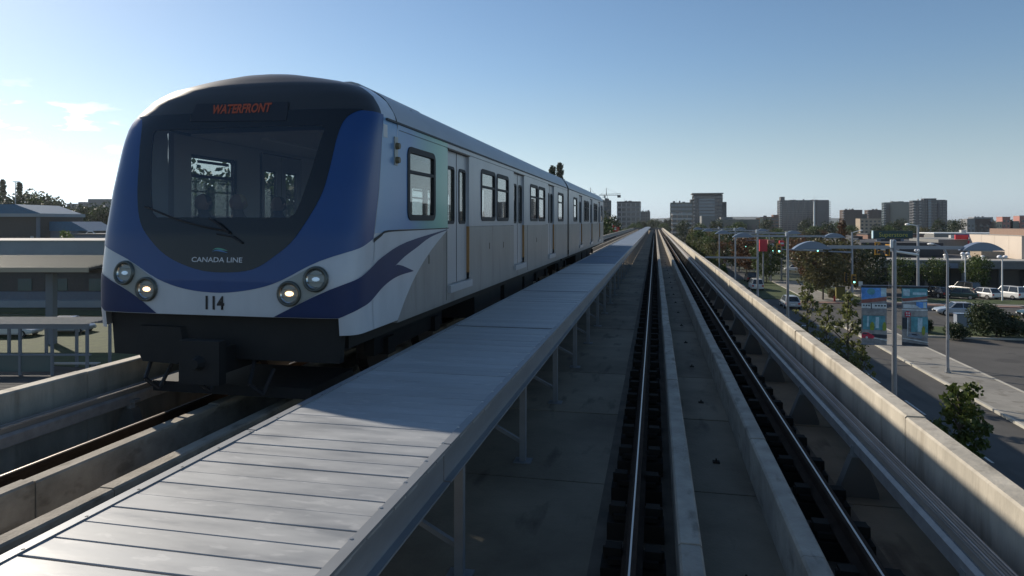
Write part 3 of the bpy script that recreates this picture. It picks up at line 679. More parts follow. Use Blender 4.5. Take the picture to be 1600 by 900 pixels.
    for i, (u, v, h) in enumerate(((ya + .1, ya + 2.3, 3.90), (ya + 2.5, ya + 3.6, 3.87), (ya + 9.5, ya + 12.6, 3.86), (yb - 2.4, yb - .4, 3.86))):
        MB().prism([(-1.12, 3.80), (1.12, 3.80), (1.05, h - .03), (.95, h), (-.95, h), (-1.05, h - .03)], u, v).build('roof_unit', 'train_roof', train)
    for i in range(9):
        y = ya + .9 + i * 1.8
        if y < yb - .3: B(1.38, 1.43, y, y + .09, 3.60, 3.655).build('roof_cleat', 'seam', train)
    # underframe, boxes and bogies
    B(-1.35, 1.35, ya - (.8 if car == 0 else 0), yb, .72, 1.055).build('underframe', 'undercarriage', train)
    for u, v in ((ya + 4.6, ya + 6.8), (ya + 7.2, ya + 9.3), (ya + 9.6, ya + 10.9)):
        for sx in (-1, 1): MB().prism([(sx * .45, .30), (sx * 1.28, .30), (sx * 1.33, .36), (sx * 1.33, .71), (sx * .45, .71)][::sx], u, v).build('equipment_box', 'undercarriage', train)
    for yc in (ya + 2.1, yb - 2.4):
        bg = obj('bogie', None, train, (TL - CX, yc, 0))
        B(-.95, -.80, -1.45, 1.45, .34, .60).build('bogie_frame', 'undercarriage', bg); B(.80, .95, -1.45, 1.45, .34, .60).build('bogie_frame', 'undercarriage', bg)
        B(-.8, .8, -.2, .2, .40, .66).build('bolster', 'undercarriage', bg)
        for yy in (-1.0, 1.0):
            MB().tube((-.8, yy, .42), (.8, yy, .42), .07, n=10).build('axle', 'wheel_steel', bg)
            for sx in (-1, 1):
                MB().tube((sx * .70, yy, .42), (sx * .82, yy, .42), .42, n=28).tube((sx * .685, yy, .42), (sx * .70, yy, .42), .445, n=28).build('wheel', 'wheel_steel', bg)
                B(*sorted((sx * .82, sx * 1.02)), yy - .13, yy + .13, .30, .54).build('axle_box', 'undercarriage', bg)
    B(1.612, 1.62, ya + 7.2, ya + 7.7, 3.12, 3.2).build('side_display', 'lamp_white', train) if car else None
# gangway between the cars, tail end
MB().prism([(-1.5, 1.0), (1.5, 1.0), (1.5, 3.35), (1.25, 3.72), (-1.25, 3.72), (-1.5, 3.35)], YJ, YK).build('gangway_bellows', 'rubber', train)
MB().prism([(-1.6, .93), (1.6, .93), (1.6, 3.34), (1.28, 3.75), (.5, 3.93), (-.5, 3.93), (-1.28, 3.75), (-1.6, 3.34)], YT, YT + .06).build('tail_end', 'train_grey', train)
# front underside: dark pilot, coupler and hoses
MB().prism([(-1.40, .62), (1.40, .62), (1.44, 1.114), (-1.44, 1.114)], 6.62, 6.72).build('pilot_plate', 'undercarriage', train)
MB().loft([[(a * 1.0 - .75, y, .62 + b) for a, b in ((-.42 * k, .1), (-.30 * k, -.08 * k), (.3 * k, -.10 * k), (.42 * k, .1), (.34 * k, .34), (-.34 * k, .34))] for y, k in ((6.56, .75), (6.75, 1.0), (7.4, 1.0))]).build('coupler_shroud', 'undercarriage', train)
MB().box(-.16, .16, 6.3, 7.6, .50, .78).box(-.24, .24, 6.22, 6.34, .42, .88).tube((0, 6.24, .65), (0, 6.14, .65), .09, .05, 10).build('coupler', 'undercarriage', train)
for xx in (-.95, -.3, .35): MB().path([(xx, 6.7, .62), (xx + .06, 6.5, .38), (xx + .16, 6.6, .25), (xx + .2, 6.75, .5)], [.022] * 4, 6).build('hose', 'rubber', train)
B(-1.0, 1.0, 6.75, 7.8, .18, .30).build('obstacle_bar', 'undercarriage', train)
# small fittings on the side near the cab: two horn buttons, a label and a panel seam
f = B(HWD + .003, HWD + .018, 7.62, 7.72, 2.82, 3.16).build('side_fitting', 'lamp_plate', train)
for z in (2.88, 3.05): MB().tube((HWD + .01, 7.67, z), (HWD + .06, 7.67, z), .045, .038, 10).build('horn', 'horn_brass', f)
B(HWD + .002, HWD + .006, 7.02 + .28, 7.02 + .40, 3.12, 3.27).build('side_notice', 'sign_white', train)
for y in (9.70, 16.3, 21.1): B(HWD + .001, HWD + .004, y, y + .012, .95, 2.05).build('panel_seam', 'seam', train)
B(HWD + .001, HWD + .004, YB + .05, YJ, 3.255, 3.262).build('panel_seam', 'seam', train)
for y, z in ((8.9, 1.55), (12.4, 1.62), (13.6, 1.6), (17.6, 1.6)): B(HWD + .001, HWD + .006, y, y + .02, z, z + .12).build('drain_slot', 'header_brown', train)
# inside: poles, seats, people in the front seats
for xx, yy in ((.35, 9.0), (.1, 11.4), (-.35, 9.9), (.62, 10.1), (-.3, 13.2), (.3, 13.2)):
    MB().tube((xx, yy, 1.14), (xx, yy, 3.30), .019, n=8).build('grab_pole', 'galvanised', train)
def seat(x, y):
    s = obj('seat', None, train, (x, y, 1.14))
    MB().prism([(-.22, .40), (.20, .36), (.20, .42), (-.22, .46)], -.22, .22, 'x').build('seat_cushion', 'seat_blue', s)
    MB().prism([(.17, .42), (.24, .42), (.33, .95), (.27, .97)], -.22, .22, 'x').build('seat_back', 'seat_blue', s)
    B(-.18, .18, -.05, .1, 0, .38).build('seat_leg', 'galvanised', s)
SP = [(-1.0, 7.65), (-.5, 7.65), (-.52, 8.62), (-.06, 8.62)]
for x, y in SP + [(1.0, 7.65), (1.05, 8.62), (-1.05, 8.62), (-1.05, 12.2), (1.05, 12.2), (-1.05, 13.1), (1.05, 13.1)]: seat(x, y + .02)
def person_mesh():
    V = [(0, 0, .50), (0, .02, .75), (0, .01, .97), (0, -.01, 1.10), (0, -.025, 1.20), (0, -.025, 1.29),
         (.10, -.02, .50), (.13, -.42, .53), (.13, -.44, .10), (.13, -.56, .04), (-.10, -.02, .50), (-.13, -.42, .53), (-.13, -.44, .10), (-.13, -.56, .04),
         (.19, .02, .98), (.24, -.04, .72), (.13, -.26, .60), (.08, -.33, .58), (-.19, .02, .98), (-.24, -.04, .72), (-.13, -.26, .60), (-.08, -.33, .58), (0, -.115, 1.215)]
    E_ = [(0, 1), (1, 2), (2, 3), (3, 4), (4, 5), (0, 6), (6, 7), (7, 8), (8, 9), (0, 10), (10, 11), (11, 12), (12, 13), (2, 14), (14, 15), (15, 16), (16, 17), (2, 18), (18, 19), (19, 20), (20, 21), (4, 22)]
    rad = [.15, .14, .13, .055, .085, .075, .095, .07, .05, .04, .095, .07, .05, .04, .065, .05, .038, .035, .065, .05, .038, .035, .018]
    me = bpy.data.meshes.new('person'); me.from_pydata(V, E_, []); o = obj('person', me)
    sk = o.modifiers.new('skin', 'SKIN')
    for i, d in enumerate(me.skin_vertices[0].data): d.radius = (rad[i], rad[i] * (.75 if i < 3 else 1)); d.use_root = (i == 0)
    o.modifiers.new('sub', 'SUBSURF').levels = 2; o.modifiers['sub'].render_levels = 2
    bpy.context.view_layer.update()
    m2 = bpy.data.meshes.new_from_object(o.evaluated_get(bpy.context.evaluated_depsgraph_get()))
    bpy.data.objects.remove(o); m2.name = 'person'; m2.shade_smooth(); return m2
pmesh = person_mesh()
mat('skin', (0.30, 0.19, 0.14), 0.55)
hair = MB().ball((0, -.005, 1.245), .105, 12, 8, 1.05); hair.v = [(x, y + (.03 if z < 1.22 else 0), z) for x, y, z in hair.v]
hm = hair.mesh('hair', None, True)
head = MB().ball((0, -.03, 1.235), .095, 12, 8, 1.2).ball((.035, -.118, 1.25), .012, 6, 4).ball((-.035, -.118, 1.25), .012, 6, 4).box(-.03, .03, -.122, -.112, 1.175, 1.185).ball((.098, -.02, 1.235), .025, 6, 4).ball((-.098, -.02, 1.235), .025, 6, 4)
hdm = head.mesh('face', 'skin', True)
for (x, y), top, hc, lab in zip(SP, ((.05, .05, .06), (.12, .10, .09), (.04, .05, .09), (.09, .03, .03)), ((.02, .016, .012), (.45, .36, .22), (.03, .02, .015), (.02, .02, .02)),
        ('dark-haired passenger in a dark coat in the train\'s front seat, far left behind the windscreen', 'fair-haired passenger sitting in the train\'s front row behind the windscreen', 'passenger in navy seated in the second row of the train', 'passenger in dark red seated in the second row, nearest the aisle')):
    k = len(bpy.data.materials); mt = mat('cloth%d' % k, top, .9); mh = mat('hair%d' % k, hc, .6)
    o = obj('person', pmesh.copy(), None, (CX + x, y, 1.14)); o.data.materials.clear(); o.data.materials.append(mt); tag(o, lab, 'person', 'passengers in the train')
    o['kind'] = 'thing'
    h = obj('hair', hm.copy(), o); h.data.materials.append(mh); obj('head', hdm, o)

# ------------------------------------------------------------------ trees and shrubs
def leaf_mesh(name, m, centres, leaf, seed, n):
    """n leaf-sized quads scattered through ball-shaped clumps; 'tone' varies leaf to leaf"""
    g = np.random.default_rng(seed); c = np.array([q[:3] for q in centres]); r = np.array([q[3] for q in centres]); wt = r ** 2 / (r ** 2).sum()
    k = g.choice(len(c), n, p=wt); d = g.normal(size=(n, 3)); d /= np.linalg.norm(d, axis=1)[:, None]
    rr = (g.random(n) ** .45)[:, None] * r[k][:, None]; p = c[k] + d * rr * np.array([1, 1, .85])
    a = g.normal(size=(n, 3)); a /= np.linalg.norm(a, axis=1)[:, None]; b = np.cross(a, d + g.normal(size=(n, 3)) * .5); b /= np.linalg.norm(b, axis=1)[:, None] + 1e-9
    s = (leaf * g.uniform(.6, 1.25, n))[:, None]; a *= s * .62; b *= s * .42
    v = np.stack([p - a, p + b * .9, p + a, p - b * .9], 1).reshape(-1, 3)
    me = bpy.data.meshes.new(name); me.vertices.add(4 * n); me.vertices.foreach_set('co', v.ravel()); me.loops.add(4 * n); me.loops.foreach_set('vertex_index', np.arange(4 * n))
    me.polygons.add(n); me.polygons.foreach_set('loop_start', np.arange(n) * 4); me.polygons.foreach_set('loop_total', np.full(n, 4)); me.update(); me.validate()
    tone = np.clip(g.normal(.45, .25, n) + (g.random(len(c))[k] - .5) * .5, 0, 1)
    at_ = me.attributes.new('tone', 'FLOAT', 'FACE'); at_.data.foreach_set('value', tone.astype(np.float32))
    me.materials.append(MATS[m]); return me
def tree_meshes(h, crown_r, crown_z0, leafm, leaf, n, seed, shape='round', clumps=26):
    g = random.Random(seed); tk = MB(); top = h * .82
    lean = (g.uniform(-.15, .15), g.uniform(-.15, .15)); pts = []; rs = []
    for i in range(6):
        t = i / 5; pts.append((lean[0] * t * t + g.uniform(-.04, .04), lean[1] * t * t + g.uniform(-.04, .04), top * t)); rs.append(max(.02, h * .017 * (1 - .85 * t)))
    tk.path(pts, rs, 7); cs = []
    for i in range(clumps):
        t = (i + .5) / clumps; z = crown_z0 + (h - crown_z0) * t
        if shape == 'round': w = crown_r * math.sqrt(max(.05, 1 - (2 * t - 1) ** 2 * .92))
        elif shape == 'column': w = crown_r * (.55 + .45 * math.sin(math.pi * min(1, t * 1.15))) * (1 - .75 * max(0, t - .6) / .4)
        elif shape == 'cone': w = crown_r * (1.05 - t)
        else: w = crown_r * (.5 + .5 * math.sin(math.pi * t)) * g.uniform(.5, 1.1)
        a = i * 2.4 + g.uniform(-.4, .4); q = g.uniform(.35, .85) * w
        cr = crown_r * g.uniform(.26, .46) * (1.0 if shape in ('round', 'cone') else (.8 if shape == 'column' else .62))
        x, y = q * math.cos(a), q * math.sin(a); cs.append((x, y, z - cr * .2, cr))
        if i % 2 == 0:
            z0 = max(crown_z0 * .8, z - w * .7); tk.path([(0, 0, min(z0, top)), (x * .5, y * .5, (z0 + z) / 2), (x, y, z)], [h * .007, h * .005, .012], 5)
    return tk, leaf_mesh('crown', leafm, cs, leaf, seed, n)
def tree_proto(name, label, h, crown_r, cz, leafm, leaf, n, seed, shape='round', group=None, cat='tree', clumps=26):
    tk, cm = tree_meshes(h, crown_r, cz, leafm, leaf, n, seed, shape, clumps)
    t = thing(name, label, cat, (0, 0, 0), 0, group); tk.build('trunk', 'bark', t); obj('crown', cm, t); return t
_used = {}
def plant(proto, x, y, label, sc=1.0, rz=None, z=GZ):
    """the first time moves the prototype itself, then copies it"""
    rz = rnd.uniform(0, 6.28) if rz is None else rz
    if proto.name not in _used:
        _used[proto.name] = 1; proto.location = (x, y, z); proto.rotation_euler = (0, 0, rz); proto.scale = (sc,) * 3; proto['label'] = label; return proto
    return copy_tree(proto, (x, y, z), rz, label, sc)
ORD = 'first second third fourth fifth sixth seventh eighth ninth tenth eleventh twelfth thirteenth fourteenth fifteenth sixteenth seventeenth eighteenth nineteenth twentieth'.split()
ORD += ['twenty-' + q for q in ORD[:9]] + ['thirtieth'] + ['thirty-' + q for q in ORD[:9]] + ['fortieth'] + ['forty-' + q for q in ORD[:9]]
G1 = 'young street trees along the guideway'
yt = tree_proto('street_tree', '', 5.6, 1.15, 2.0, 'leaf_bush', .15, 2600, 11, 'loose', G1, clumps=34)
plant(yt, 8.9, 22.3, 'leafy young green tree poking up just behind the near right parapet', 1.02)
yt2 = tree_proto('street_tree', '', 6.6, 1.05, 1.4, 'leaf_sapling', .16, 1500, 12, 'loose', G1, clumps=46)
plant(yt2, 9.5, 45.8, 'tall sparse sapling just right of the second lamp, behind the parapet')
plant(yt2, 9.6, 41.2, 'short sparse sapling between the two taller ones, behind the parapet', .88)
plant(yt2, 9.5, 36.6, 'tall thin sapling left of the left banner', 1.05)
plant(yt2, 9.4, 33.9, 'low sapling below the left edge of the left banner', .74)
for i, (y, s) in enumerate(((96, .85), (104, .95), (113, .9), (123, 1.05), (134, 1.0), (147, 1.1), (160, 1.1), (175, 1.2), (194, 1.25))):
    plant(yt2 if i % 2 else yt, 9.2, y, '%s tree from us in the green row behind the far right parapet' % ORD[i], s)
G2 = 'trees around the road junction'
rt = tree_proto('maple_tree', '', 7.6, 3.3, 2.4, 'leaf_rust', .34, 2600, 21, 'round', G2)
ot = tree_proto('maple_tree', '', 7.4, 3.2, 2.2, 'leaf_olive', .34, 2800, 22, 'round', G2)
gt = tree_proto('bushy_tree', '', 8.0, 3.4, 1.8, 'leaf_green', .36, 2600, 23, 'round', G2)
dt = tree_proto('dark_tree', '', 9.0, 3.8, 1.6, 'leaf_dark', .42, 2400, 24, 'round', G2)
plant(ot, 22.0, 96.8, 'broad dark tree with a low crown on the corner left of the signal pole', 1.08)
plant(ot, 26.2, 103.0, 'dark rounded tree behind the signal pole with amber lights', 1.05)
plant(rt, 23.5, 112.0, 'red-brown maple showing above the dark corner trees')
plant(rt, 16.6, 131.0, 'rust-red maple behind the white lamp post', 1.0)
plant(rt, 29.5, 124.0, 'red-brown maple further right, below the curved lamp blade', .9)
plant(gt, 19.0, 124.0, 'green round tree on the lawn below the red sign', .85)
plant(gt, 22.5, 140.0, 'green tree behind the blue street-name sign', .9)
plant(dt, 17.5, 150.0, 'dark tree mass left of the red sign box', 1.0)
plant(dt, 31.0, 108.0, 'dark tree at the left end of the shopping mall', .75)
plant(gt, 36.5, 112.0, 'green shrubby tree left of the mall entrance', .62)
plant(gt, 42.0, 114.5, 'small green tree in front of the dark mall front', .60)
plant(gt, 47.5, 113.5, 'green tree between the globe lamps by the mall', .66)
plant(ot, 61.5, 112.5, 'loose olive tree at the right edge before the beige wall', 1.10)
cp = tree_proto('conifer', 'dark rust-tipped conical tree above the junction', 9.5, 1.9, 1.0, 'leaf_rust', .3, 1500, 26, 'cone'); plant(cp, 34.0, 135.0, 'dark rust-tipped conical tree above the junction', 1.15)
for i, (x, y, p, s) in enumerate(sorted(((11.8, 150, ot, .8), (12.4, 172, gt, .85), (15.8, 160, rt, .8), (19.5, 168, ot, .85), (23.0, 185, rt, .9), (27.5, 192, ot, .95), (33, 172, rt, .85), (36.5, 200, gt, .95), (41, 212, rt, .9), (46, 225, ot, 1.0), (56, 250, rt, 1.0), (64, 245, ot, 1.0), (78, 262, dt, 1.0), (90, 290, gt, 1.1), (106, 300, ot, 1.1), (130, 330, dt, 1.2), (28, 330, dt, 1.2), (44, 380, gt, 1.3), (60, 390, dt, 1.3), (82, 400, dt, 1.3), (104, 420, gt, 1.3), (136, 420, dt, 1.3), (160, 430, dt, 1.3), (12.5, 205, gt, 1.0), (13.0, 235, ot, 1.1), (14.5, 180, ot, .95), (18, 212, gt, .95), (20, 250, rt, 1.0), (24, 225, ot, 1.0), (28, 260, gt, 1.1), (17, 290, dt, 1.0), (32, 215, gt, .9), (38, 240, ot, 1.0), (44, 262, gt, 1.0), (52, 240, dt, .9), (60, 275, gt, 1.1),
                                  (13, 330, dt, 1.2), (22, 350, gt, 1.2), (70, 300, dt, 1.1), (84, 320, gt, 1.1), (98, 310, dt, 1.1), (118, 350, gt, 1.2)), key=lambda q: q[0] / q[1])):
    plant(p, x, y, '%s tree from the left among the mid-distance trees by the low shops' % ORD[i], s)
bush = leaf_mesh('foliage', 'leaf_dark', [(rnd.uniform(-1.7, 1.7), rnd.uniform(-1.4, 1.4), rnd.uniform(.7, 2.5), rnd.uniform(.8, 1.15)) for i in range(22)], .2, 31, 9000)
b1 = thing('bush', 'big dark rounded bush beside the parking lot', 'bush', (30.3, 68.8, GZ)); b1.scale = (1.0,) * 3; obj('foliage', bush, b1); MB().tube((0, 0, 0), (0, 0, 1.4), .09, .05, 6).build('stem', 'bark', b1)
b2 = copy_tree(b1, (26.4, 67.0, GZ), 1.0, 'small dark bush left of the big rounded bush', .5)
b3 = copy_tree(b1, (24.8, 70.5, GZ), 2.0, 'low brown-green bush behind the right banner', .42)
bush2 = leaf_mesh('foliage', 'leaf_olive', [(rnd.uniform(-1.7, 1.7), rnd.uniform(-1.4, 1.4), rnd.uniform(.5, 1.5), rnd.uniform(.6, .9)) for i in range(18)], .2, 33, 4000)
b4 = thing('bush', 'olive hedge bush at the foot of the store sign', 'bush', (38.5, 128.0, GZ)); obj('foliage', bush2, b4); MB().tube((0, 0, 0), (0, 0, 1.0), .08, .05, 6).build('stem', 'bark', b4)
copy_tree(b4, (33.5, 119.0, GZ), 1.2, 'olive hedge bush left of the store sign', 1.1); copy_tree(b4, (24.6, 99.5, GZ), 2.2, 'low shrub beside the olive cabinet', .7)

# ------------------------------------------------------------------ street lamps, signals, signs
def t_lamp(y, label):
    L = thing('street_lamp', label, 'street lamp', (8.7, y, GZ), group='double-armed curved-blade street lamps')
    MB().tube((0, 0, 0), (0, 0, .5), .17, .15, 12).tube((0, 0, .5), (0, 0, 9.75), .105, .072, 12).ball((0, 0, 9.78), .08, 8, 6).build('pole', 'lamp_metal', L)
    MB().tube((-.12, -.09, 9.55), (-.12, -.09, 9.85), .06, .05, 8).build('sensor', 'lamp_white', L)
    for s in (-1, 1):
        MB().box(*sorted((s * .06, s * 2.3)), -.05, .05, 9.50, 9.62).build('arm', 'lamp_metal', L)
        pr = [(2.2 + 1.35 * i / 12, 9.47 + .30 * math.sin(math.pi * (i / 12)) ** .85) for i in range(13)]
        pr = [(s * a, b) for a, b in pr]; pr = pr if s < 0 else pr[::-1]
        MB().prism(pr, -.22, .22).build('lamp_blade', 'lamp_blade', L)
        B(*sorted((s * 2.5, s * 3.2)), -.12, .12, 9.44, 9.468).build('lamp_lens', 'lamp_white', L)
    return L
L1 = t_lamp(27.4, 'street lamp nearest us, carrying two picture banners, with curved blade arms')
L2 = t_lamp(47.9, 'second double-armed street lamp, left of the junction trees')
L3 = t_lamp(61.4, 'third double-armed street lamp, by the red sign box')
t_lamp(78.0, 'fourth double-armed street lamp, in front of the low green building'); t_lamp(97.0, 'farthest double-armed street lamp along the guideway'); 
B(-4.4, -.07, -.04, .04, 7.33, 7.48).build('mast_arm', 'lamp_metal', L3)
# banners on the nearest lamp
def banner(s, label, pic):
    x0, x1 = sorted((s * .26, s * 1.12)); b = thing('banner', label, 'banner', (8.7, 27.4, GZ), group='picture banners on the lamp post')
    z0, z1 = 5.93, 8.12
    me = bpy.data.meshes.new('cloth'); nx, nz_ = 8, 22; vv = []; ff = []
    def wav(u, v): return .018 * math.sin(5 * u + 3 * v) + .012 * math.sin(9 * v + s)
    def pt(u, v, o=0): return (x0 + (x1 - x0) * u, wav(u, v) - o, z0 + (z1 - z0) * v)
    def sheet_(name, m, poly, o, par):
        loops = [[Vector((a, c, 0)) for a, c in poly]]; bm = bmesh.new(); bv = [bm.verts.new(q) for q in loops[0]]
        for t_ in tessellate_polygon(loops): bm.faces.new([bv[i] for i in t_])
        for i in range(1, 8): bmesh.ops.bisect_plane(bm, geom=bm.verts[:] + bm.edges[:] + bm.faces[:], plane_co=(i / 8, 0, 0), plane_no=(1, 0, 0), dist=1e-5)
        for i in range(1, 22): bmesh.ops.bisect_plane(bm, geom=bm.verts[:] + bm.edges[:] + bm.faces[:], plane_co=(0, i / 22, 0), plane_no=(0, 1, 0), dist=1e-5)
        for v in bm.verts: v.co = pt(v.co.x, v.co.y, o)
        m_ = bpy.data.meshes.new(name); bm.to_mesh(m_); bm.free(); m_.materials.append(MATS[m]); m_.shade_smooth(); return obj(name, m_, par)
    c = sheet_('banner_cloth', 'print_grey', [(0, 0), (1, 0), (1, 1), (0, 1)], 0, b)
    for k, (m, poly) in enumerate(pic): sheet_('printed_shape', m, poly, .004 + .0016 * k, c)
    for z in (z0 - .01, z1 + .01): MB().tube((s * .07, 0, z), (s * 1.16, 0, z), .018, n=8).build('banner_rod', 'lamp_metal', b)
    return b
def rc(a, b, c, d): return [(a, b), (c, b), (c, d), (a, d)]
def oval(cx, cy, rx, ry, n=14): return [(cx + rx * math.cos(2 * math.pi * i / n), cy + ry * math.sin(2 * math.pi * i / n)) for i in range(n)]
picA = [('print_sky', [(0, .76), (1, .82), (1, 1), (0, 1)]), ('print_pale', rc(.78, .82, 1, .97)), ('print_teal', oval(.38, .90, .16, .055)), ('print_dark', rc(0, .965, 1, 1)), ('print_roof', [(0, .70), (1, .75), (1, .81), (0, .755)]), ('print_wall', rc(0, .615, 1, .695)),
        ('print_dark', rc(.36, .60, .40, .70))] + [('print_dark', rc(.06 + .1 * i, .65, .12 + .1 * i, .675)) for i in range(3)] + [('print_dark', rc(.52 + .12 * i, .65, .60 + .12 * i, .675)) for i in range(4)] + [
        ('print_pave', rc(0, .50, 1, .565)), ('print_grey', rc(0, .565, 1, .575)), ('print_teal', rc(.05, .25, .92, .49)), ('print_pale', rc(.22, .3, .28, .48)), ('print_pale', rc(.55, .28, .68, .47)), ('print_lime', oval(.42, .30, .09, .085)), ('print_lime', oval(.90, .30, .08, .09)),
        ('print_pave', rc(0, .13, 1, .24)), ('print_dark', [(.3, .13), (1, .11), (1, .17), (.4, .18)]), ('print_wall', [(.45, .105), (1, .07), (1, .09), (.5, .12)]), ('print_red', [(0, .11), (.45, .10), (.52, .13), (.42, .165), (.25, .20), (.05, .20), (0, .17)]), ('print_dark', [(.04, .165), (.28, .165), (.2, .19), (.06, .19)]), ('print_wall', oval(.2, .115, .05, .02))]
picB = [('print_teal', rc(0, .80, 1, .965)), ('print_pale', rc(.05, .84, .3, .95)), ('print_pale', rc(.42, .86, .95, .90)), ('print_dark', rc(0, .965, 1, 1)), ('print_roof', [(.05, .74), (1, .80), (1, .84), (0, .79)]), ('print_wall', [(0, .72), (1, .76), (1, .78), (0, .74)]), ('print_sky', rc(.55, .64, .98, .74)), ('print_pale', rc(.83, .64, .95, .73)),
        ('print_wall', [(.05, .63), (.75, .63), (.5, .69), (.05, .70)]), ('print_pave', rc(0, .50, 1, .60)), ('print_wall', rc(0, .595, 1, .615)), ('print_teal', rc(.35, .22, 1, .49)), ('print_pale', rc(.6, .24, .78, .47)), ('print_dark', rc(.02, .28, .2, .47)), ('print_pave', rc(0, .13, 1, .23)), ('print_wall', rc(.2, .16, .235, .5)),
        ('print_red', oval(.22, .53, .12, .055)), ('print_wall', oval(.18, .55, .035, .014, 8)), ('print_wall', oval(.27, .55, .035, .014, 8)), ('print_wall', oval(.18, .51, .035, .014, 8)), ('print_wall', oval(.27, .51, .035, .014, 8)), ('print_lime', oval(.82, .26, .07, .08)),
        ('print_silver', [(.22, .15), (.75, .12), (.78, .16), (.62, .20), (.4, .215), (.25, .19)]), ('print_dark', [(.36, .18), (.6, .175), (.55, .197), (.4, .202)]), ('print_dark', [(0, .06), (1, .02), (1, .0), (0, .0)]), ('print_wall', [(0, .115), (1, .055), (1, .075), (0, .13)])]
banner(-1, 'left banner on the lamp post, printed with blue sky, shop front and red car', picA); banner(1, 'right banner on the lamp post, printed with glass shop front and grey car', picB)
def signal_head(par, x, y, z, rz=0, lit=True, s=1.0):
    h = obj('signal_head', None, par, (x, y, z), (0, 0, rz))
    B(-.17 * s, .17 * s, -.12, .12, -.52 * s, .52 * s).build('housing', 'signal_dark', h); B(-.30 * s, .30 * s, .121, .15, -.66 * s, .66 * s).build('back_plate', 'amber_plate', h)
    for i in range(3):
        zc = (.34 - .34 * i) * s
        MB().tube((0, -.121, zc), (0, -.15, zc), .12 * s, n=12).build('lens', 'signal_green' if (lit and i == 2) else 'tyre', h)
        B(-.14 * s, .14 * s, -.30, -.151, zc + .11 * s, zc + .14 * s).build('visor', 'amber_plate', h)
    return h
S1 = thing('signal_pole', 'tall grey signal pole with amber-plated lights on the far corner of the junction', 'traffic light', (25.3, 95.6, GZ))
MB().tube((0, 0, 0), (0, 0, .4), .28, .2, 12).tube((0, 0, .4), (0, 0, 9.2), .17, .12, 12).build('pole', 'lamp_metal', S1)
MB().tube((0, 0, 6.5), (-9.2, -1.3, 6.9), .12, .07, 10).build('mast_arm', 'lamp_metal', S1); MB().tube((0, 0, 9.1), (.9, 0, 9.4), .05, n=8).ball((1.1, 0, 9.4), .2, 8, 6, .5).build('lamp_head', 'lamp_white', S1)
signal_head(S1, .15, -.35, 3.0, 0); signal_head(S1, -.75, -.1, 3.25, 1.2, False); signal_head(S1, -9.3, -1.5, 7.0, 0); signal_head(S1, -4.4, -.8, 7.0, 0, True, .8)
S2 = thing('signal_pole', 'grey signal and lamp pole right of the banners with a thick mast arm', 'traffic light', (26.8, 77.3, GZ))
MB().tube((0, 0, 0), (0, 0, .4), .26, .2, 12).tube((0, 0, .4), (0, 0, 10.2), .16, .11, 12).build('pole', 'lamp_metal', S2)
MB().tube((0, 0, 7.1), (-4.3, -.9, 7.75), .14, .09, 10).build('mast_arm', 'lamp_white', S2); MB().tube((0, 0, 10.1), (-.75, 0, 10.25), .05, n=8).ball((-1.0, 0, 10.25), .26, 10, 6, .55).build('lamp_head', 'lamp_white', S2)
signal_head(S2, -4.05, -.9, 7.75, .3, False); signal_head(S2, -3.2, -.7, 7.6, -1.0, False, .9)
MB().ball((-.25, -.1, 7.55), .14, 8, 6).ball((-.02, -.2, 7.55), .14, 8, 6).build('camera_pair', 'globe', S2)
S3 = thing('signal_pole', 'slim signal pole with a blue street-name sign, beyond the second lamp', 'traffic light', (20.6, 131.0, GZ))
MB().tube((0, 0, 0), (0, 0, 8.2), .13, .09, 10).build('pole', 'lamp_metal', S3); MB().tube((0, 0, 7.0), (-6.3, 0, 7.2), .09, .06, 8).build('mast_arm', 'lamp_metal', S3)
B(-2.3, -.35, -.12, -.09, 5.75, 6.45).build('street_name_board', 'sign_blue', S3); signal_head(S3, .55, -.25, 5.6, 0); signal_head(S3, -4.2, -.2, 6.3, 0, True, .9)
g_ = thing('street_lamp', 'grey gooseneck street lamp standing on the pavement right of the banners', 'street lamp', (19.7, 51.5, GZ))
MB().tube((0, 0, .13), (0, 0, .19), .22, n=10).tube((0, 0, .19), (0, 0, .5), .15, .11, 10).build('base', 'galvanised', g_)
MB().path([(0, 0, .5), (0, 0, 7.9), (-.06, 0, 8.3), (-.22, 0, 8.62), (-.5, 0, 8.85), (-.85, 0, 8.98)], [.105, .075, .07, .06, .05, .05], 12).build('pole', 'lamp_metal', g_)
MB().ball((-1.05, 0, 8.98), .22, 10, 6, .4).build('lamp_head', 'lamp_white', g_); B(-.09, .09, -.16, -.09, 2.5, 2.75).build('service_box', 'lamp_metal', g_)
def globe_lamp(x, y, h, label):
    t = thing('globe_lamp', label, 'street lamp', (x, y, GZ), group='white globe lamps in the parking lot')
    MB().tube((0, 0, 0), (0, 0, h), .09, .07, 10).build('pole', 'lamp_white', t); B(-.4, .4, -.03, .03, h - .04, h + .03).build('bar', 'lamp_white', t)
    for s in (-1, 1): MB().ball((s * .33, 0, h + .18), .30, 14, 9, .85).build('globe', 'globe', t, smooth=True)
globe_lamp(45.2, 112.0, 5.6, 'white globe lamp left of the dark SUV in the parking lot'); globe_lamp(44.9, 100.4, 5.7, 'white twin-globe lamp rising from behind the big bush'); globe_lamp(58.4, 129.8, 5.7, 'white twin-globe lamp before the beige wall')
globe_lamp(33.4, 84.9 + 20, 6.6, 'white twin-globe lamp beside the mast arm pole')
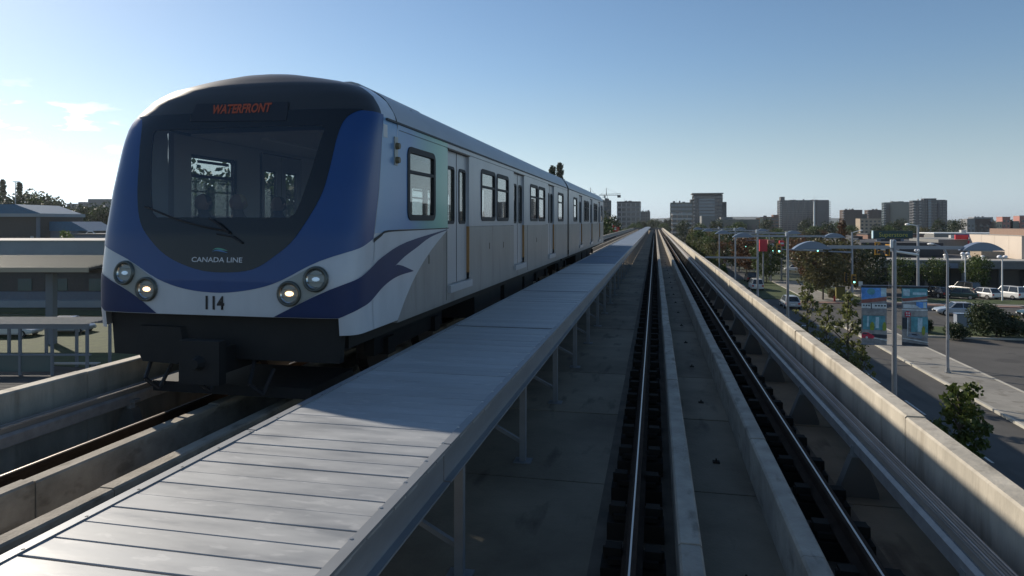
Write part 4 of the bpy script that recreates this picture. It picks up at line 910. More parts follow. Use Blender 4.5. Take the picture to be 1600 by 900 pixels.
# pylon sign
py = thing('store_sign', 'tall store pylon sign with dark green header reading Superstore', 'sign', (43.6, 139.0, GZ))
B(-2.55, -1.85, -.25, .25, 0, 7.4).build('pylon_leg', 'cabinet_grey', py); B(1.6, 2.1, -.25, .25, 0, 7.4).build('pylon_leg', 'cabinet_grey', py)
B(-3.1, 3.6, -.35, .35, 7.41, 8.85).build('sign_header', 'sign_green', py); B(-3.28, -3.11, -.36, .36, 7.40, 8.87).build('header_edge', 'print_pale', py)
t = text_mesh('Superstore', 1.12); t.materials.clear(); t.materials.append(MATS['sign_yellow']); obj('header_lettering', t, py, (.28, -.362, 8.1), (R(90), 0, 0))
zt = 7.3
for h, m in ((.55, 'print_dark'), (.5, 'tan_wall'), (.45, 'cabinet_grey'), (.5, 'print_grey'), (.5, 'cabinet_grey'), (.5, 'print_silver'), (.5, 'tan_wall'), (.5, 'pink_wall'), (1.2, 'cabinet_grey'), (.9, 'print_teal')):
    B(-1.84, 1.59, -.15, .15, zt - h + .03, zt).build('sign_panel', m, py); zt -= h
# red box sign, yellow round sign and other shop signs along the road
def box_sign(x, y, w, z0, z1, m, label, post=True, m2=None):
    t = thing('shop_sign', label, 'sign', (x, y, GZ)); B(-w / 2, w / 2, -.35, .35, z0, z1).build('sign_box', m, t)
    if post: MB().tube((0, 0, 0), (0, 0, z0), .14, .12, 8).build('post', 'lamp_metal', t)
    if m2: B(-w * .4, w * .4, -.37, -.351, z0 + (z1 - z0) * .35, z0 + (z1 - z0) * .65).build('sign_stripe', m2, t)
    return t
box_sign(18.1, 121.4, 1.25, 5.5, 7.5, 'sign_red', 'tall red box sign beside the third lamp'); box_sign(19.9, 124.9, 1.1, 5.6, 7.4, 'pink_wall', 'pink shop sign right of the red box sign', m2='sign_white'); box_sign(22.1, 127.4, .8, 6.2, 7.2, 'sign_red', 'narrow red and white shop sign', m2='sign_white')
q = thing('round_sign', 'round pale yellow sign with a dark emblem beyond the lamps', 'sign', (16.7, 156.9, GZ)); MB().tube((0, -.2, 7.2), (0, .2, 7.2), .78, n=20).box(.7, 1.2, -.18, .18, 6.5, 7.8).build('sign_disc', 'sign_white', q); MB().tube((0, -.23, 7.2), (0, -.201, 7.2), .4, n=14).build('emblem', 'sign_yellow', q); MB().tube((0, 0, 0), (0, 0, 6.45), .14, n=8).build('post', 'lamp_metal', q)
# road-side odds and ends
yb_ = thing('newspaper_box', 'bright yellow box on a post beside the dark bush', 'box', (34.4, 84.0 - 9.6, GZ)); B(-.28, .28, -.22, .22, .25, 1.35).build('body', 'yellow_box', yb_); B(-.24, .24, -.18, .18, 0, .249).build('foot', 'signal_dark', yb_); B(-.2, .2, -.235, -.221, .75, 1.2).build('window', 'amber_plate', yb_)
ob = thing('litter_cabinet', 'olive green cabinet on the lawn left of the amber signals', 'cabinet', (24.5, 98.2, GZ)); B(-.55, .55, -.3, .3, .1, 1.75).build('body', 'olive_box', ob); B(-.6, .6, -.35, .35, 1.751, 1.83).build('lid', 'signal_dark', ob); B(-.45, .45, -.32, -.301, .35, 1.5).build('door', 'olive_box', ob)
hy = thing('fire_hydrant', 'small red fire hydrant on the corner pavement', 'hydrant', (23.0, 94.9, GZ + .12)); MB().tube((0, 0, 0), (0, 0, .6), .12, .11, 10).ball((0, 0, .62), .12, 10, 6).tube((-.22, 0, .42), (.22, 0, .42), .06, n=8).tube((0, 0, 0), (0, 0, .05), .18, n=10).build('body', 'hydrant_red', hy); MB().tube((0, 0, .72), (0, 0, .8), .035, n=6).build('cap_nut', 'signal_dark', hy)
sg2 = thing('traffic_sign', 'white rectangular traffic sign on a thin post at the corner lawn', 'sign', (26.6, 96.6, GZ)); MB().tube((0, 0, 0), (0, 0, 2.6), .035, n=6).build('post', 'galvanised', sg2); B(-.25, .25, -.05, -.036, 2.0, 2.65).build('plate', 'sign_white', sg2)
uc = thing('utility_cabinet', 'grey-blue utility cabinet behind the right banner', 'cabinet', (30.2, 80.0 - 5.2, GZ)); B(-.9, .9, -.4, .4, .1, 1.35).build('body', 'cabinet_grey', uc); B(-.95, .95, -.45, .45, 1.351, 1.42).build('lid', 'paint_blue', uc); B(-.02, .02, -.41, -.401, .2, 1.3).build('door_gap', 'signal_dark', uc)

# ------------------------------------------------------------------ cars
def car(x, y, rz, paint, label, kind='sedan', z=0.0, name=None):
    t = thing(name or {'sedan': 'sedan_car', 'suv': 'suv_car', 'hatch': 'hatchback_car', 'van': 'van'}[kind], label, 'car', (x, y, GZ + z), rz, 'cars on the streets and in the lots')
    Lh = dict(sedan=2.3, suv=2.3, hatch=2.05, van=2.4)[kind]; H = dict(sedan=1.43, suv=1.78, hatch=1.5, van=2.1)[kind]; bl = dict(sedan=.92, suv=1.08, hatch=.95, van=1.2)[kind]; hwid = .88
    st = [(-1.0, .42, bl * .80, .80), (-.97, .30, bl * .93, .86), (-.75, .26, bl, .89), (-.2, .25, bl, .90), (.3, .25, bl * .985, .90), (.55, .25, bl * .95, .89), (.85, .27, bl * .82, .86), (.96, .32, bl * .70, .80), (1.0, .42, bl * .60, .72)]
    if kind in ('suv', 'hatch', 'van'): st[0] = (-1.0, .40, bl * .93, .82); st[1] = (-.97, .32, bl * .98, .87)
    rings = []
    for f, zb, zt_, w in st:
        xx = f * Lh; rings.append([(xx, -w * .92, zb), (xx, -w, zb + .12), (xx, -w, zt_ - .16), (xx, -w * .93, zt_ - .02), (xx, -w * .6, zt_), (xx, w * .6, zt_), (xx, w * .93, zt_ - .02), (xx, w, zt_ - .16), (xx, w, zb + .12), (xx, w * .92, zb)])
    MB().loft(rings).build('body', paint, t, smooth=False)
    r0, r1, b0, b1 = dict(sedan=(-.48, .16, -.80, .42), suv=(-.86, .12, -.95, .36), hatch=(-.72, .14, -.93, .42), van=(-.93, .35, -.97, .62))[kind]
    zr_ = H; ro = [(r0 * Lh, -.62, zr_), (r1 * Lh, -.62, zr_), (r1 * Lh, .62, zr_), (r0 * Lh, .62, zr_)]; be = [(b0 * Lh, -.82, bl - .03), (b1 * Lh, -.82, bl - .03), (b1 * Lh, .82, bl - .03), (b0 * Lh, .82, bl - .03)]
    MB().add(be + [(a * .995, b, c - .03) for a, b, c in ro], [(0, 1, 5, 4), (1, 2, 6, 5), (2, 3, 7, 6), (3, 0, 4, 7), (4, 5, 6, 7)]).build('window_glass', 'car_glass', t)
    MB().loft([[(r0 * Lh - .03, -.60, zr_ - .03), (r1 * Lh + .05, -.60, zr_ - .03), (r1 * Lh + .05, .60, zr_ - .03), (r0 * Lh - .03, .60, zr_ - .03)], [(r0 * Lh, -.64, zr_ - .01), (r1 * Lh, -.64, zr_ - .01), (r1 * Lh, .64, zr_ - .01), (r0 * Lh, .64, zr_ - .01)], [(r0 * Lh + .1, -.52, zr_ + .03), (r1 * Lh - .1, -.52, zr_ + .03), (r1 * Lh - .1, .52, zr_ + .03), (r0 * Lh + .1, .52, zr_ + .03)]]).build('roof', paint, t)
    pm_ = MB(); xm = (r0 + r1) / 2 * Lh
    for sy in (-1, 1):
        for (xa, xb) in ((b0 * Lh, r0 * Lh), (b1 * Lh, r1 * Lh), (xm + .05, xm)): pm_.tube((xa, sy * .83, bl - .03), (xb, sy * .635, zr_ - .02), .055 if xa != xm + .05 else .035, n=5)
    pm_.build('pillars', paint, t)
    for fx in (-.62, .63):
        for sy in (-1, 1):
            w = MB().tube((fx * Lh, sy * .72, .32), (fx * Lh, sy * .915, .32), .32, n=18).build('wheel', 'tyre', t); MB().tube((fx * Lh, sy * .915, .32), (fx * Lh, sy * .925, .32), .20, n=12).build('rim', 'rim', w)
    for sy in (-1, 1):
        B(-Lh - .012, -Lh + .12, *sorted((sy * .58, sy * .84)), bl * .62, bl * .86).build('tail_light', 'tail_red', t); B(Lh - .14, Lh + .012, *sorted((sy * .45, sy * .72)), bl * .46, bl * .58).build('headlight', 'head_lamp', t)
    B(-Lh - .02, -Lh + .02, -.26, .26, .5, .62).build('number_plate', 'sign_white', t)
    return t
HP = math.pi / 2
car(15.3, 110.0, HP, 'paint_white', 'white SUV driving away on the road beside the guideway', 'suv'); car(16.4, 124.0, HP, 'paint_black', 'black SUV ahead of the white SUV', 'suv'); car(29.0, 152.0, 2.6, 'paint_white', 'small white car far off behind the junction trees', 'hatch')
car(16.2, 88.0, HP, 'paint_silver', 'silver car half hidden behind the sunlit young tree', 'hatch'); car(33.4, 84.8, math.pi, 'paint_silver', 'silver sedan crossing on the side street', 'sedan'); car(41.6, 84.2, math.pi, 'paint_green', 'dark green sedan on the side street at the right edge', 'sedan')
ra = 2.05
car(44.2, 104.0, ra, 'paint_white', 'white hatchback parked first right of the globe lamp', 'hatch'); car(47.2, 104.2, ra, 'paint_white', 'white wagon parked with red tail-lights, second from the right', 'suv'); car(50.2, 104.6, ra, 'paint_silver', 'silver wagon parked at the right edge of the lot', 'suv')
car(44.4, 110.6, ra, 'paint_black', 'dark SUV parked in the back row of the lot', 'suv'); car(40.9, 103.0, ra + .5, 'paint_green', 'dark green car parked beside the globe lamp pole', 'sedan'); car(38.4, 104.4, ra, 'paint_black', 'black car parked at the left end of the row', 'hatch')
for i, (x, y, p, k) in enumerate(((13.0, 168, 'white', 'sedan'), (16.2, 176, 'silver', 'suv'), (13.0, 192, 'red', 'sedan'), (16.2, 205, 'white', 'van'), (13.0, 215, 'black', 'sedan'), (16.2, 230, 'silver', 'sedan'), (20.5, 190, 'white', 'suv'), (20.5, 222, 'blue', 'sedan'))):
    car(x, y, HP if x < 18 else -HP, 'paint_' + p, '%s %s in the far traffic, %s along the road' % (p, k, ('nearest', 'second', 'third', 'fourth', 'fifth', 'sixth', 'first oncoming', 'second oncoming')[i]), k)

# ------------------------------------------------------------------ shops and mall on the right
mall = thing('shopping_mall', 'long low dark shopping mall with a pale roof edge behind the parking lot', 'building', (35, 119.5, GZ))
B(0, 22.3, 2.9, 40, 0, 4.2).build('wall', 'store_dark', mall); B(0, 42, .6, 2.89, 0, 4.2).build('front_wall', 'store_dark', mall); B(-.6, 42, -2.4, .59, 3.25, 4.35).build('fascia', 'store_grey', mall); B(-.7, 42, -2.5, 2.9, 4.351, 4.55).build('roof_edge', 'fascia', mall); B(-.5, 22.3, 2.91, 40, 4.21, 4.5).build('roof', 'roof_dark', mall)
B(-.65, .3, -2.45, -2.405, 2.6, 4.34).build('end_panel', 'fascia', mall); B(3.8, 11.2, -2.5, -2.405, 3.3, 4.05).build('sign_panel', 'fascia_sign', mall)
for i in range(8): MB().box(1.5 + i * 5.2, 1.9 + i * 5.2, -2.2, -1.8, 0, 3.24).build('column', 'store_grey', mall)
for i in range(7): f_ = B(2.4 + i * 5.2, 6.2 + i * 5.2, .52, .598, .3, 2.9).build('shop_window', 'office_glass', mall)
B(0.5, 13.5, 9, 36, 4.56, 6.9).build('upper_storey', 'roof_dark', mall)
B(17.2, 20.6, 4, 8, 4.56, 5.7).build('roof_house', 'tan_wall', mall)
for x, y, s in ((13.5, 1.5, .5), (14.6, 2.0, .35), (16.2, 1.2, .4), (11.5, 3.0, .5)): MB().tube((x, y, 4.56), (x, y, 4.56 + s), .2, n=8).ball((x, y, 4.6 + s), .32, 8, 6, .6).build('roof_vent', 'lamp_white', mall)
gab = thing('gabled_store', 'dark store with a pale slanted parapet left of the Superstore sign', 'building', (32.5, 150, GZ)); B(0, 9.5, 0, 14, 0, 4.2).build('wall', 'store_dark', gab); MB().prism([(4.6, 4.21), (5.6, 4.21), (8.3, 7.2), (7.3, 7.2)], -.6, 0.5).build('slanted_fin', 'beige_wall', gab); MB().prism([(.6, 4.21), (9.4, 4.21), (9.4, 7.6), (7.6, 7.6), (5.2, 5.0), (.6, 5.0)], .6, 13).build('roof', 'roof_dark', gab); B(.5, 4, -.1, -.001, .4, 2.8).build('shop_window', 'office_glass', gab); B(1.8, 4.4, -.5, -.101, 4.25, 5.2).build('parapet', 'beige_wall', gab)
bg_ = thing('department_store', 'large plain beige-walled store behind the mall with a brown top band', 'building', (57.6, 122.6, GZ)); B(0, 40, 0, 18.3, 0, 8.25).build('wall', 'beige_wall', bg_); B(1.9, 40, -.4, 15.0, 8.3, 9.35).build('top_band', 'brown_band', bg_); B(-.08, 40, -.1, 18.4, 8.251, 8.30).build('coping', 'fascia', bg_)
for i in range(3): B(-.012, -.001, 4 + 4.8 * i, 4.03 + 4.8 * i, 3, 8.2).build('wall_joint', 'tan_wall', bg_)
B(-5.0, -.02, 19, 34, 0, 7.2).build('side_wing', 'store_grey', bg_); B(-2.3, -.1, 18.5, 18.9, 7.25, 8.1).build('red_sign', 'sign_red', bg_)
def low_shop(x, y, w, d, h, m, label, sign=None, roofm='roof_dark', nwin=4):
    t = thing('shop_building', label, 'building', (x, y, GZ)); B(0, w, 0, d, 0, h).build('wall', m, t); B(-.2, w + .2, -.2, d + .2, h + .001, h + .35).build('roof_edge', roofm, t)
    for i in range(nwin): B(w * (i + .15) / nwin, w * (i + .85) / nwin, -.05, -.002, .5, 2.8).build('shop_window', 'office_glass', t)
    if sign: B(w * .2, w * .8, -.15, -.051, h - 1.3, h - .2).build('sign_band', sign, t)
    B(w * .3, w * .3 + 1.6, d * .3, d * .3 + 1.6, h + .36, h + 1.3).build('roof_unit', 'pale_wall', t)
low_shop(24, 205, 12, 14, 5.0, 'tan_wall', 'tan shop behind the red sign box', 'sign_red'); low_shop(40, 185, 16, 14, 4.6, 'store_grey', 'grey flat shop below the curved lamp blades', 'sign_white'); low_shop(22, 285, 16, 16, 6.4, 'pale_wall', 'pale shop with a red band beyond the round yellow sign', 'sign_red')
low_shop(60, 215, 18, 14, 4.8, 'store_dark', 'dark shop with white sign left of the pylon', 'sign_white'); low_shop(84, 225, 16, 16, 5.2, 'pale_wall', 'white-roofed shop behind the pylon sign', 'sign_red', 'fascia'); low_shop(96, 262, 34, 14, 6.4, 'store_grey', 'long low store with a bright white roof edge', 'sign_blue', 'lamp_white', 8)
low_shop(112, 228, 16, 12, 5.6, 'tan_wall', 'tan-roofed shop before the right-hand tower', 'sign_white'); low_shop(74, 260, 18, 16, 6.0, 'brick', 'brick shop in the distance under the twin towers', 'sign_white'); low_shop(140, 240, 20, 16, 5.8, 'store_dark', 'dark shop left of the beige store', 'sign_white', 'roof_dark', 5)
low_shop(40, 300, 22, 14, 6.0, 'store_grey', 'grey store below the apartment slab', 'sign_blue'); low_shop(34, 250, 10, 12, 5.0, 'pink_wall', 'pinkish shop beyond the second lamp', 'sign_white'); low_shop(190, 330, 40, 20, 8.2, 'tan_wall', 'tan warehouse right of the far dark trees', None, 'roof_dark', 8)
# ------------------------------------------------------------------ towers
def tower(name, label, x, y, w, d, h, wall_m, glass_m, floors, bays, slab_m=None, balcony=None, crown=None, rz=0, cat='building', side_bays=4):
    """a block whose storeys are separate window bands between slabs, with piers dividing the bays"""
    t = thing(name, label, cat, (x, y, GZ), rz); fh = h / floors
    B(.3, w - .3, .3, d - .3, 0, h - .1).build('glazing', glass_m, t)
    sl = B(0, w, 0, d, -fh * .19, fh * .19).mesh('floor_band', slab_m or wall_m)
    for i in range(floors + 1): obj('floor_band', sl, t, (0, 0, max(.2, i * fh - .02)))
    pw = w / bays * .16; pm_ = B(-pw / 2, pw / 2, .04, .35, 0, h).mesh('pier', wall_m); pm2 = B(.04, .35, -pw / 2, pw / 2, 0, h).mesh('pier', wall_m); pm3 = B(w - .35, w - .04, -pw / 2, pw / 2, 0, h).mesh('pier', wall_m)
    for i in range(bays + 1): obj('pier', pm_, t, (min(max(i * w / bays, pw / 2 + .04), w - pw / 2 - .04), 0, 0))
    for i in range(side_bays + 1):
        yy = min(max(i * d / side_bays, pw / 2 + .04), d - pw / 2 - .04); obj('pier', pm2, t, (0, yy, 0)); obj('pier', pm3, t, (0, yy, 0))
    if balcony:
        for (bx0, bx1) in balcony:
            bm_ = B(bx0, bx1, -1.3, -.01, 0, fh * .36).mesh('balcony', 'slab_pale')
            for i in range(1, floors): obj('balcony', bm_, t, (0, 0, i * fh))
    rr_ = random.Random(int(x * 7 + y))
    for _ in range(4):
        u_, v_ = rr_.uniform(.1, .75) * w, rr_.uniform(.1, .6) * d
        B(u_, u_ + rr_.uniform(.8, 2.4), v_, v_ + 1.5, h + fh * .19, h + fh * .19 + rr_.uniform(.5, 1.5)).build('roof_plant', rr_.choice(('slab_pale', 'tower_concrete', 'tower_grey')), t)
    MB().tube((w * .3, d * .4, h), (w * .3, d * .4, h + rr_.uniform(3, 5)), .12, .05, 5).build('aerial', 'lamp_metal', t)
    for (a, b, c, e, hh, m) in (crown or ()): B(a, b, c, e, h, h + hh).build('roof_block', m, t)
    return t
T1 = tower('office_tower', 'tall grey-blue office tower with a flat roof overhang right of the tracks', 34.5, 640, 26, 24, 35, 'tower_grey', 'tower_glass', 11, 7, 'tower_grey', [(0, 1.4)], [(1, 25, 1, 23, 1.2, 'tower_concrete')])
B(-1.2, 26.5, -1.5, 25, 36.25, 37.2).build('roof_overhang', 'store_grey', T1); B(5, 19, -.35, -.05, 3, 32).build('glass_bay', 'tower_glass_pale', T1); B(26.0, 29.6, 3, 20, 0, 29).build('stair_core', 'tower_concrete', T1); B(-2.4, -.01, 4, 20, 0, 31.5).build('side_wing', 'tower_concrete', T1)
for i in range(10): B(4.9, 19.1, -.5, -.351, 3 + i * 2.95, 3.9 + i * 2.95).build('floor_line', 'tower_grey', T1)
tower('office_block', 'pale glass office block left of the tall office tower', 12.6, 580, 18, 18, 26.3, 'tower_concrete', 'tower_glass_pale', 8, 6, 'tower_glass_green', None, [(6, 11, 3, 12, .7, 'tower_concrete')])
tower('parking_garage', 'tan banded parking garage in front of the pale office block', 11.8, 490, 14, 16, 16.0, 'tan_wall', 'office_glass', 5, 4, 'pale_wall', [(-.8, .3)])
lg = thing('low_hall', 'low dark green flat-roofed hall beside the office tower', 'building', (37.0, 440, GZ)); B(0, 26, 0, 26, 0, 12.2).build('wall', 'tower_glass_green', lg); B(-8, -.01, 4, 22, 0, 14.4).build('raised_wing', 'store_grey', lg); B(4, 11, 5, 15, 12.21, 13.6).build('roof_house', 'store_grey', lg)
for i in range(6): B(2 + i * 4, 4.6 + i * 4, -.05, -.002, 2, 9).build('window', 'office_glass', lg)
tower('brick_block', 'small brick and orange block left of the apartment slab', 93.2, 630, 14, 14, 14.6, 'brick', 'office_glass', 5, 4, 'brick', None, [(9.5, 14, 2, 12, 2.4, 'brick')]); ow = thing('orange_block', 'little orange and cream block beside the brick block', 'building', (88.4, 626, GZ)); B(0, 2.2, 0, 8, 0, 14.2).build('wall', 'orange_wall', ow); B(2.21, 5.0, 0, 8, 0, 14.4).build('stair_tower', 'sand_wall', ow)
for i in range(5): B(.4, 1.8, -.04, -.002, 1.5 + i * 2.5, 2.8 + i * 2.5).build('window', 'office_glass', ow)
A1 = tower('apartment_slab', 'wide grey apartment slab with balconies at both ends behind the mast', 145.5, 848, 54, 20, 36.0, 'tower_concrete', 'tower_glass', 14, 13, 'tower_grey', [(-1.2, 1.6), (52.2, 55.6)], [(1, 5.5, 2, 12, 4.6, 'tower_concrete'), (12, 18, 2, 12, .9, 'tower_concrete'), (36, 42, 2, 12, .9, 'tower_concrete')])
B(40, 53.5, -2.5, -.02, 0, 34.8).build('projecting_bay', 'tower_concrete', A1)
ms = thing('lattice_mast', 'thin pale mast standing in front of the apartment slab', 'mast', (121, 560, GZ)); MB().tube((0, 0, 0), (0, 0, 20), .75, .6, 8).tube((0, 0, 20), (0, 0, 27), .6, .45, 8).tube((0, 0, 27), (0, 0, 31.5), .16, .08, 6).build('mast_tube', 'lamp_white', ms); MB().tube((0, 0, 26.4), (0, 0, 27.2), .9, n=8).build('antenna_ring', 'lamp_metal', ms)
tower('brick_tower', 'brown apartment tower with white balconies, left of the pair near the pylon', 192.5, 758, 18, 16, 22.8, 'tower_brick', 'tower_brick', 9, 3, 'tower_brick', [(-1.6, .6)], [(7, 11, 3, 10, .9, 'tower_brick')]); 
sw = thing('green_annex', 'narrow grey-green block attached beside the brown apartment tower', 'building', (210.6, 760, GZ)); B(0, 5, 0, 14, 0, 18.5).build('wall', 'tower_glass_green', sw); B(-.05, 5.05, -.05, 14, 18.51, 18.9).build('roof_edge', 'tower_grey', sw)
tower('brick_tower', 'second brown apartment tower, directly left of the green glass tower', 232.6, 816, 15, 14, 23.6, 'tower_brick', 'tower_brick', 9, 3, 'tower_brick', [(-1.6, .6)])
T2 = tower('glass_tower', 'green glass apartment tower with a stepped top above the pylon sign', 233.5, 765, 24, 9, 30.6, 'tower_glass_green', 'tower_glass', 12, 8, 'tower_glass_green', [(-1.4, 1.2)], [(8, 13, 2, 8, 1.3, 'tower_concrete'), (14, 19, 2, 8, 1.5, 'tower_glass_green'), (20, 23.5, 2, 8, 1.0, 'slab_pale')])
B(5, 23.5, -1.4, -.02, 0, 29).build('curtain_wall', 'tower_glass_green', T2)
T3 = tower('dark_tower', 'tall dark apartment tower with white balcony columns, rightmost of the towers', 232.5, 683, 28.5, 9, 30.0, 'tower_grey', 'tower_glass', 12, 8, 'tower_grey', [(0, 1.6), (5.2, 6.8)], [(9.5, 20.0, 1, 8, 2.3, 'tower_grey'), (21.5, 27.5, 1, 8, .9, 'tower_grey')])
B(12.5, 15.0, -1.0, -.02, 0, 31).build('light_bay', 'tower_glass_pale', T3); B(20.5, 22.0, -1.6, -.02, 0, 28).build('fin', 'tower_grey', T3)
for i in range(12): B(12.4, 15.1, -1.05, -1.001, .6 + i * 2.6, 1.4 + i * 2.6).build('bay_band', 'tower_grey', T3)
hs = tower('hospital', 'pale stepped building far right above the dark trees', 372, 898, 20, 16, 15.8, 'far_wall', 'tower_glass_pale', 5, 5, 'far_wall'); B(-5, -.01, 2, 14, 0, 12.5).build('low_wing', 'far_wall', hs)
def plain_block(x, y, w, d, h, m, label, m2=None):
    t = thing('far_block', label, 'building', (x, y, GZ)); B(0, w, 0, d, 0, h).build('wall', m, t); B(-.1, w + .1, -.1, d + .1, h + .001, h + .4).build('roof_edge', m2 or m, t)
    n = max(2, int(w / 3.2))
    for i in range(n):
        for j in range(max(1, int(h / 3.2))): B(w * (i + .25) / n, w * (i + .75) / n, -.05, -.002, 1 + j * 3.1, 2.6 + j * 3.1).build('window', 'office_glass', t)
plain_block(203, 500, 4.5, 10, 12.2, 'far_wall', 'narrow pale block over the beige store roof'); plain_block(208, 505, 11, 12, 12.4, 'tower_brick', 'dark brown block over the beige store roof'); plain_block(221.2, 502, 3.2, 8, 10.4, 'sand_wall', 'small sand-coloured block right of the brown one'); plain_block(224.6, 502, 4.6, 8, 13.6, 'pink_wall', 'small pink block standing highest over the beige store'); plain_block(230.8, 502, 3.5, 8, 10.8, 'tower_glass_green', 'small green block beside the pink block'); plain_block(236, 505, 9, 8, 14.5, 'pink_wall', 'pink and cream block cut by the right edge', 'slab_pale')
plain_block(176.0, 640, 17, 14, 13.2, 'tan_wall', 'tan far block left of the dark trees on the right')
# left of the tracks
tower('office_block', 'dark-topped office block with pale bands left of the far tracks', -29.0, 527, 18.0, 18, 25.6, 'pale_wall', 'office_glass', 7, 5, 'far_wall', None, [(0, 18, 0, 18, .9, 'tower_grey')]); tower('office_block', 'small far office block closest to the vanishing tracks', -14.8, 713, 9.8, 12, 21.0, 'far_wall', 'tower_glass', 7, 4, 'tower_concrete'); tower('concrete_tower', 'unfinished concrete tower behind the train\'s tail under the cranes', -37, 452, 8, 8, 24.5, 'tower_concrete', 'tower_glass', 8, 3, 'tower_concrete')
def crane(x, y, h, jib, back, rz, label):
    t = thing('tower_crane', label, 'crane', (x, y, GZ), rz); m = MB()
    for a in (-.6, .6):
        for b in (-.6, .6): m.tube((a, b, 0), (a, b, h), .13, n=4)
    k = 0; z = 0
    while z < h - 1.6:
        s = 1 if k % 2 else -1; m.tube((-.6 * s, -.6, z), (.6 * s, -.6, z + 1.6), .07, n=4); m.tube((-.6, -.6 * s, z), (-.6, .6 * s, z + 1.6), .07, n=4); z += 1.6; k += 1
    m.build('mast', 'crane_paint', t); j = MB()
    j.tube((-back, 0, h + .2), (jib, 0, h + .2), .22, n=4).tube((-back, 0, h + 1.2), (jib * .95, 0, h + .9), .16, n=4)
    for i in range(int((jib + back) / 1.5)): u = -back + i * 1.5; j.tube((u, 0, h + .2), (u + .75, 0, h + 1.15), .07, n=4)
    j.build('jib', 'crane_paint', t); MB().tube((0, 0, h), (0, 0, h + 5.2), .35, .12, 6).tube((0, 0, h + 5.0), (jib * .7, 0, h + 1.0), .05, n=4).tube((0, 0, h + 5.0), (-back * .85, 0, h + 1.0), .05, n=4).build('apex', 'crane_paint', t); B(-back, -back + 2.2, -.6, .6, h - 1.4, h + .15).build('counterweight', 'tower_concrete', t); B(.7, 1.9, -1.6, -.5, h - 1.6, h + .1).build('cab', 'lamp_white', t)
crane(-32.0, 455, 28.3, -8 + 0.0 + 13.0, 9.5, math.pi, 'tower crane with a level jib over the train\'s tail'); crane(-44, 470, 29.5, 4.5, 4.0, .6, 'second tower crane, partly hidden behind the first')
G3 = 'trees beside the far left track'
plant(dt, -17.0, 150.0, 'dark tree just beyond the tail of the train', 1.3); plant(gt, -13.0, 158.0, 'big green tree left of the far walkway', 1.42); plant(dt, -12.5, 182.0, 'dark green tree nearest the far end of the walkway', 1.35); plant(dt, -22.0, 165.0, 'dark tall tree behind the train\'s tail', 1.4); plant(gt, -10.0, 215.0, 'small green tree at the far end of the walkway', 1.0)
for i, (x, y, p, s) in enumerate(sorted(((-16, 260, dt, 1.2), (-9, 300, gt, 1.2), (-7, 380, dt, 1.2), (-2, 460, dt, 1.3), (6, 430, gt, 1.2), (9, 520, dt, 1.4), (3, 560, dt, 1.3), (-4, 620, gt, 1.5)), key=lambda q: q[0] / q[1])): plant(p, x, y, '%s far tree from the left around the vanishing point of the tracks' % ORD[i], s)
pop = tree_proto('poplar_tree', '', 23, 2.5, 3, 'leaf_dark', .48, 4200, 41, 'column', 'tall poplars', clumps=64)
plant(pop, -35.0, 250.0, 'tall poplar whose top shows above the train roof', 1.42); plant(pop, -37.2, 247.0, 'second poplar top above the train roof, shorter', 1.36)
fl = thing('flag_pole', 'red and white flag on a pole by the far left track', 'flag', (-10.2, 165, GZ)); MB().tube((0, 0, 0), (0, 0, 10.2), .07, n=6).build('pole', 'lamp_white', fl); MB().loft([[(0.08 + .55 * i, .08 * math.sin(i), 8.3 - .2 * i), (0.08 + .55 * i, .08 * math.sin(i), 9.9 - .25 * i)] for i in range(4)], closed=False).build('cloth', 'flag_red', fl); B(.5, 1.0, -.2, -.12, 8.55, 9.3).build('emblem', 'sign_white', fl)
bs = thing('blue_hoarding', 'blue site hoarding low behind the train\'s tail', 'fence', (-21, 118, GZ)); B(0, 7, 0, .2, 0, 3.4).build('board', 'sign_blue', bs); B(0, .12, -.1, -.001, 0, 3.5).build('post', 'lamp_metal', bs); B(6.8, 6.92, -.1, -.001, 0, 3.5).build('post', 'lamp_metal', bs)

# ------------------------------------------------------------------ far left: shops, canopy, shelter
YW = math.atan(223.5 / 1050)
def frame(px, d):     # a spot seen px to the left of the view axis at depth d, as plain ground coordinates
    xc = (px - 800) * d / 1050; return (xc * math.cos(YW) - d * math.sin(YW), xc * math.sin(YW) + d * math.cos(YW))
FA = YW               # these buildings face across the view, along the side street
def at_left(name, label, px, d, cat='building'):
    x, y = frame(px, d); return thing(name, label, cat, (x, y, GZ), FA)
st_ = at_left('long_store', 'long low store with a plain grey upper wall behind the canopy', -160, 83)
B(0, 36, 0, 12, 4.6, 8.1).build('upper_wall', 'wall_grey', st_); B(0, 36, .3, 12, 0, 4.59).build('wall', 'wall_brown', st_); B(-.1, 36.1, -.12, 12, 8.101, 8.24).build('coping', 'fascia', st_); B(0, 36, -.2, .29, .05, 1.9).build('planter_wall', 'wall_slate', st_); B(0, 36, -.9, -.21, .05, .9).build('planter_ledge', 'wall_grey', st_)
for i in range(8): f_ = B(1.5 + i * 4.4, 3.2 + i * 4.4, .2, .298, 2.0, 3.5).build('window', 'shelter_glass', st_)
cv = at_left('ribbed_canopy', 'wide ribbed tan canopy roof on a grey column, left edge', -260, 55, 'canopy')
cvb = MB().prism([(0, 6.55), (8.2, 7.15), (8.2, 7.35), (0, 6.75)], 0, 20.9, 'x').build('canopy_deck', 'rib_dark', cv)
rb = B(0, 20.9, 0, .16, 0, .09).mesh('roof_rib', 'rib_tan')
for i in range(16): obj('roof_rib', rb, cv, (0, .05 + i * .51, 6.75 + .0732 * i * .51))
B(0, 20.9, -.12, -.001, 6.4, 6.8).build('edge_beam', 'rib_tan', cv); B(0, 20.9, 2.6, 3.0, 6.1, 6.549).build('beam', 'wall_brown', cv)
for x in (2.0, 15.6): B(x, x + .62, 2.5, 3.1, 0, 6.09).build('column', 'steel_paint', cv)
